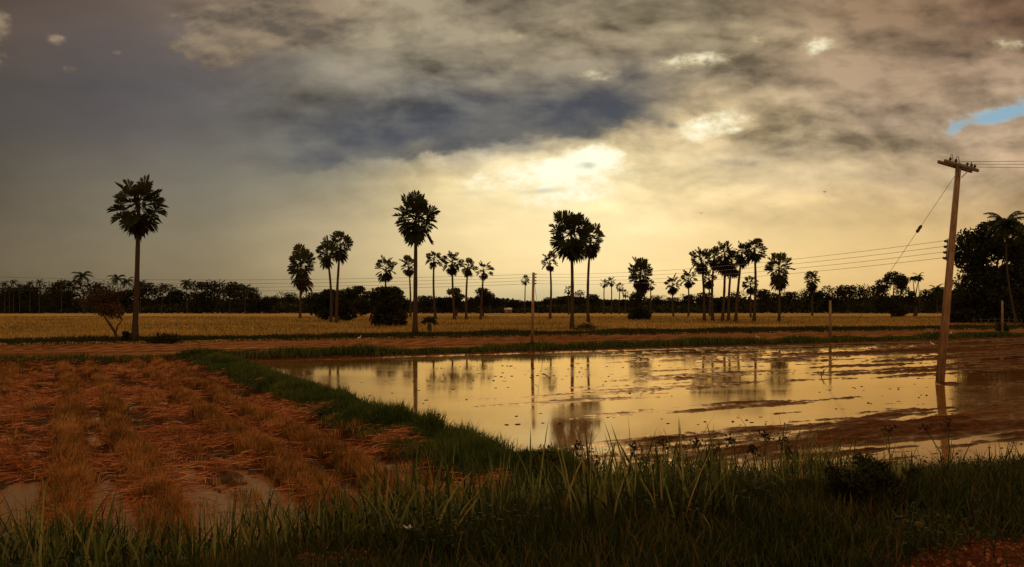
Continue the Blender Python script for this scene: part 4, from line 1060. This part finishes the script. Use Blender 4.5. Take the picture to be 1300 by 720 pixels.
# ------------------------------------------------------------------ poles and cables
def cable(name, pts, sag, r, label, cat='cable', group=None, n=24):
    """one cable through its supports; each span hangs in a shallow curve"""
    out = []
    for (p, q), s in zip(zip(pts[:-1], pts[1:]), sag):
        p, q = np.array(p), np.array(q)
        for t in np.linspace(0, 1, n, endpoint=False): out.append(p + (q - p) * t - np.array([0, 0, 4 * s * t * (1 - t)]))
    out.append(np.array(pts[-1]))
    mb = MB(); mb.tube(out, r, 5)
    return tag(mb.build(name, M['wire'], smooth=True), label, cat, group)
def insulator(mb, p, d=(0, 0, 1), s=1.0):
    d = np.array(d, float); p = np.array(p, float)
    L = [0, .03, .035, .06, .065, .09, .095, .12]; R = [.035, .035, .06, .06, .035, .05, .05, .025]
    mb.tube([p + d * l * s for l in L], np.array(R) * s, 8)
def build_poles():
    base = at(1193, 487, 0); base.z = -.05
    lean = math.atan2(24, 280)
    root = thing('utility_pole', base, 'tall concrete utility pole leaning right in the flooded paddy', 'utility pole')
    root.rotation_euler = (0, lean, 0)
    H = 8.0
    p = MB(); p.box((0, 0, H / 2 - .3), (.25, .25, H + .6), taper=.6, bev=.02); p.build('post', M['concrete'], root)
    for i in range(14):
        z = .8 + i * .45; hl = MB(); hl.tube([(0, -.131 + z * .0066, z), (0, -.10 + z * .0066, z)], .016, 6); hl.build('bolt_hole', M['dark'], root)
    ang = math.radians(34); e = Vector((math.cos(ang), math.sin(ang), 0)); nn = Vector((-math.sin(ang), math.cos(ang), 0))
    R = Matrix.Rotation(ang, 3, 'Z')
    for sg in (-1, 1):
        c = MB(); c.box(Vector((0, 0, H - .10)) + nn * .135 * sg + e * .03 * sg, (2.2, .08, .105), R, bev=.008); c.build('crossarm', M['crossarm'], root)
    ct = {}
    for k, off in enumerate((-.78, -.42, .34, .62, .84)):
        m = MB(); q = Vector((0, 0, H - .035)) + e * off - nn * .13
        insulator(m, q, (0, 0, 1), .95); m.build('insulator', M['insulator'], root); ct[k] = q + Vector((0, 0, .11))
    for sg in (-1, 1):
        b = MB(); b.tube([Vector((0, 0, H - .5)) + e * .08 * sg - nn * .10, Vector((0, 0, H - .16)) + e * .42 * sg - nn * .19], .014, 6); b.build('brace', M['steel'], root)
    for k, (a, c_, up) in enumerate(((-.78, -.1, .22), (-.42, .34, .20), (.62, 1.05, .14))):
        A = Vector((0, 0, H + .07)) + e * a - nn * .13; B = Vector((0, 0, H - .02)) + e * c_ + nn * .16
        pts = [A + (B - A) * t + Vector((0, 0, up * math.sin(math.pi * t) ** .6)) for t in np.linspace(0, 1, 14)]
        j = MB(); j.tube(pts, .011, 5); j.build('jumper_wire', M['wire'], root)
    mx = Matrix.Translation(base) @ Matrix.Rotation(lean, 4, 'Y')
    rk = MB(); rk.box((-.155, 0, 4.88), (.02, .05, .8)); rk.build('bracket', M['steel'], root)
    low = []
    for k in range(4):
        z = 5.18 - k * .205; m = MB(); insulator(m, (-.165, 0, z), (-1, 0, 0), 1.0); m.build('insulator', M['insulator'], root)
        low.append(mx @ Vector((-.30, 0, z)))
    top = [mx @ (Vector((0, 0, H + .03)) + e * o + nn * .16) for o in (-.25, .3, .88)]
    far = [Vector((62, 25.4, 8.35)), Vector((62, 26.2, 8.0)), Vector((62, 27.2, 7.3))]
    for k, (a, b, w) in enumerate(zip(top, far, ('top', 'middle', 'lowest'))):
        cable('power_cable', [a, b], [.25], .0075, '%s of three cables leaving the leaning pole to the right' % w, 'cable', 'upper cables')
    # guy wire with its strain insulator
    g0 = mx @ Vector((-.05, .12, H - .45)); an = at(1040, 478, 0)
    rt = thing('guy_wire', an, 'slanting guy wire from the leaning pole to the ground, with one dark insulator', 'guy wire')
    g = MB(); d = g0 - an; g.tube([(0, 0, -.1), d * .5 , d], .008, 5); g.build('strand', M['wire'], rt)
    si = MB(); u = np.array(d.normalized()); c = np.array(d * (1 - .245)) 
    si.tube([c - u * .16, c - u * .13, c - u * .02, c, c + u * .02, c + u * .13, c + u * .16], [.02, .06, .06, .045, .06, .06, .02], 8); si.build('strain_insulator', M['insulator'], rt)
    ar = MB(); ar.tube([(0, 0, -.2), d * .04], .02, 6); ar.build('anchor_rod', M['steel'], rt)
    # thin pole at mid distance
    Y2 = 56.0; b2 = at_depth(675.5, 440, Y2); b2.z = gz(b2.x, Y2) - .05
    H2 = CAM_H + (HOR - 346) / F * Y2 - b2.z
    r2 = thing('thin_utility_pole', b2, 'thin pale utility pole standing on the far dike at centre', 'utility pole'); r2.rotation_euler = (0, math.radians(1.0), 0)
    p = MB(); p.box((0, 0, H2 / 2), (.21, .2, H2), taper=.7, bev=.015); p.build('post', M['concrete'], r2)
    m2 = Matrix.Translation(b2) @ Matrix.Rotation(math.radians(1.0), 4, 'Y')
    k = MB(); k.box((.095, 0, H2 - .42), (.02, .05, .8)); k.build('bracket', M['steel'], r2)
    mid = []
    for i in range(4):
        z = H2 - .1 - i * .2; m = MB(); insulator(m, (.10, 0, z), (1, 0, 0), .9); m.build('insulator', M['insulator'], r2); mid.append(m2 @ Vector((.2, 0, z)))
    st = MB(); st.tube([(.06, 0, H2 - .6), (.75, .3, .05)], .012, 5); st.build('stay_wire', M['wire'], r2)
    for i, w in enumerate(('topmost', 'second', 'third', 'lowest')):
        left = at_depth(-330, 334 + i * 6, 80)
        cable('power_cable', [low[i], mid[i], left], [.35, .85], np.array([.007] * 24 + [.0095] * 25), '%s of the four long low cables crossing the field from the leaning pole' % w, 'cable', 'low cables')
    # short posts
    for (px, by, ty, Y, lab) in ((1054, 430, 382, 69, 'short thin post on the far dike below the guy wire'), (1272.5, 419, 382, 92, 'short pale post in front of the big tree at right')):
        b = at_depth(px, by, Y); b.z = gz(b.x, Y) - .05; Hh = CAM_H + (HOR - ty) / F * Y - b.z
        o = thing('short_post', b, lab, 'post', 'short posts on the dikes'); p = MB(); p.box((0, 0, Hh / 2), (.20, .18, Hh), taper=.75, bev=.015); p.build('post', M['concrete'], o)
        c = MB(); c.box((0, 0, Hh + .012), (.19, .17, .03)); c.box((0, 0, .1), (.3, .28, .22), taper=.9); c.build('cap_and_foot', M['concrete'], o)
        o['label'] = lab

def build_small_things():
    # the little wooden frame at the pond's corner
    b = at(315, 463, .28); b.z = gz(b.x, b.y); k = b.y / F
    o = thing('wooden_trestle', b, 'small crooked wooden trestle standing at the corner of the pond', 'trestle'); o.scale = (1.3, 1.3, 1.35)
    for x in (-.26, .0, .24):
        m = MB(); m.tube([(x, 0, -.1), (x + .03, 0, .25), (x + .05, 0, .47 + x * .12)], [.03, .028, .025], 6); m.build('leg', M['wood'], o)
    m = MB(); m.tube([(-.32, 0, .43), (.05, .02, .51), (.36, 0, .50)], [.03, .034, .03], 6); m.build('top_rail', M['wood'], o)
    # egrets
    def egret(loc, label, rz, first=[None], k=.62):
        if first[0] is not None: return copy_thing(first[0], loc, label, 'white egrets on the fields', rz, (k, k, k))
        o = thing('egret', loc, label, 'egret', 'white egrets on the fields'); o.rotation_euler.z = rz; o.scale = (k, k, k); first[0] = o
        m = MB(); m.tube([(-.24, 0, .27), (-.16, 0, .32), (0, 0, .37), (.13, 0, .40), (.19, 0, .46), (.17, 0, .56), (.20, 0, .64), (.24, 0, .655), (.27, 0, .65)],
                         [.015, .06, .10, .075, .04, .025, .027, .034, .012], 10); m.build('body', M['white'], o, smooth=True)
        m = MB(); m.tube([(.265, 0, .652), (.36, 0, .635)], [.011, .003], 6); m.build('beak', M['beak'], o)
        for s in (-1, 1):
            m = MB(); m.tube([(0, .03 * s, .29), (.03, .03 * s, .15), (-.01, .03 * s, 0), (.05, .03 * s, 0)], .008, 5); m.build('leg', M['dark'], o)
        return o
    for px, py, z, rz, lab in ((1207, 424, .3, .5, 'white egret on the dike just right of the leaning pole'), (1184, 440.5, .02, 2.6, 'white egret on the wet mud just left of the leaning pole'),
                               (456, 433, .12, .2, 'white egret on the ploughed strip below the round bush'), (962, 430.5, .12, 3.0, 'white egret on the ploughed strip below the palm clump')):
        b = at(px, py, z); b.z = max(gz(b.x, b.y), 0); egret(b, lab, rz)
    # two swallows against the cloud
    for i, (px, py, lab) in enumerate(((1047, 244, 'dark bird in flight, the lower of two specks left of the leaning pole'), (890, 271, 'dark bird in flight, tiny speck above the palm clump'))):
        o = thing('flying_bird', at_depth(px, py, 60), lab, 'bird', 'birds in flight'); o.rotation_euler.z = i * 1.3 + .4
        m = MB(); m.tube([(-.10, 0, 0), (-.04, 0, .01), (.04, 0, .015), (.09, 0, .01)], [.008, .024, .026, .006], 6); m.build('body', M['dark'], o)
        for s in (-1, 1):
            m = MB(); m.add([(.03, .01 * s, .015), (.02, .13 * s, .08), (-.06, .24 * s, .04), (-.03, .10 * s, .06), (-.04, .01 * s, .01)], np.array([[0, 1, 2, 3, 4]])); m.build('wing', M['dark'], o)
    # small house far off between the trees
    b = at_depth(645, 398, 345); b.z = gz(b.x, b.y)
    o = thing('small_house', b, 'tiny far house with a pale roof left of the thin pole', 'house')
    m = MB(); m.box((0, 0, .7), (2.6, 2.6, 1.4)); m.build('wall', M['wall'], o)
    m = MB(); m.add([(-1.6, -1.6, 1.35), (1.6, -1.6, 1.35), (1.6, 0, 2.1), (-1.6, 0, 2.1), (1.6, 1.6, 1.35), (-1.6, 1.6, 1.35), (-1.6, -1.6, 1.28), (1.6, -1.6, 1.28), (1.6, 1.6, 1.28), (-1.6, 1.6, 1.28)],
                [np.array([[0, 1, 2, 3], [3, 2, 4, 5], [6, 7, 1, 0], [8, 9, 5, 4], [9, 8, 7, 6]]), np.array([[1, 7, 2], [7, 8, 2], [8, 4, 2], [0, 3, 6], [6, 3, 9], [9, 3, 5]])]); m.build('roof', M['roof'], o)
    m = MB(); m.box((.4, -1.32, .6), (.6, .06, 1.2)); m.build('door', M['wood'], o)
    # broken fence before the big tree
    b = at_depth(1237, 411, 118); b.z = gz(b.x, b.y); o = thing('wooden_fence', b, 'low broken wooden fence before the big tree at right', 'fence'); r = np.random.default_rng(600)
    for i in range(8):
        m = MB(); x = i * .9 + r.normal(0, .1); m.tube([(x, 0, -.1), (x + r.normal(0, .05), 0, .8 + .3 * r.random())], .05, 6); m.build('post', M['wood'], o)
    for z in (.4, .75):
        m = MB(); m.tube([(-.1, .06, z), (3.2, .06, z + .04), (6.5, .06, z - .05)], .03, 5); m.build('rail', M['wood'], o)

def main():
    build_camera(); build_sky(); build_materials()
    build_ground(); build_bank_grass(); build_reeds(); build_weeds(); build_dike_grass(); build_rice(); build_stubble(); build_gravel(); build_flecks()
    build_fan_palms(); build_tree_line(); build_mid_trees(); build_foreground_plants(); build_poles(); build_small_things()
    bpy.context.scene.cycles.sample_clamp_indirect = 6.0
main()
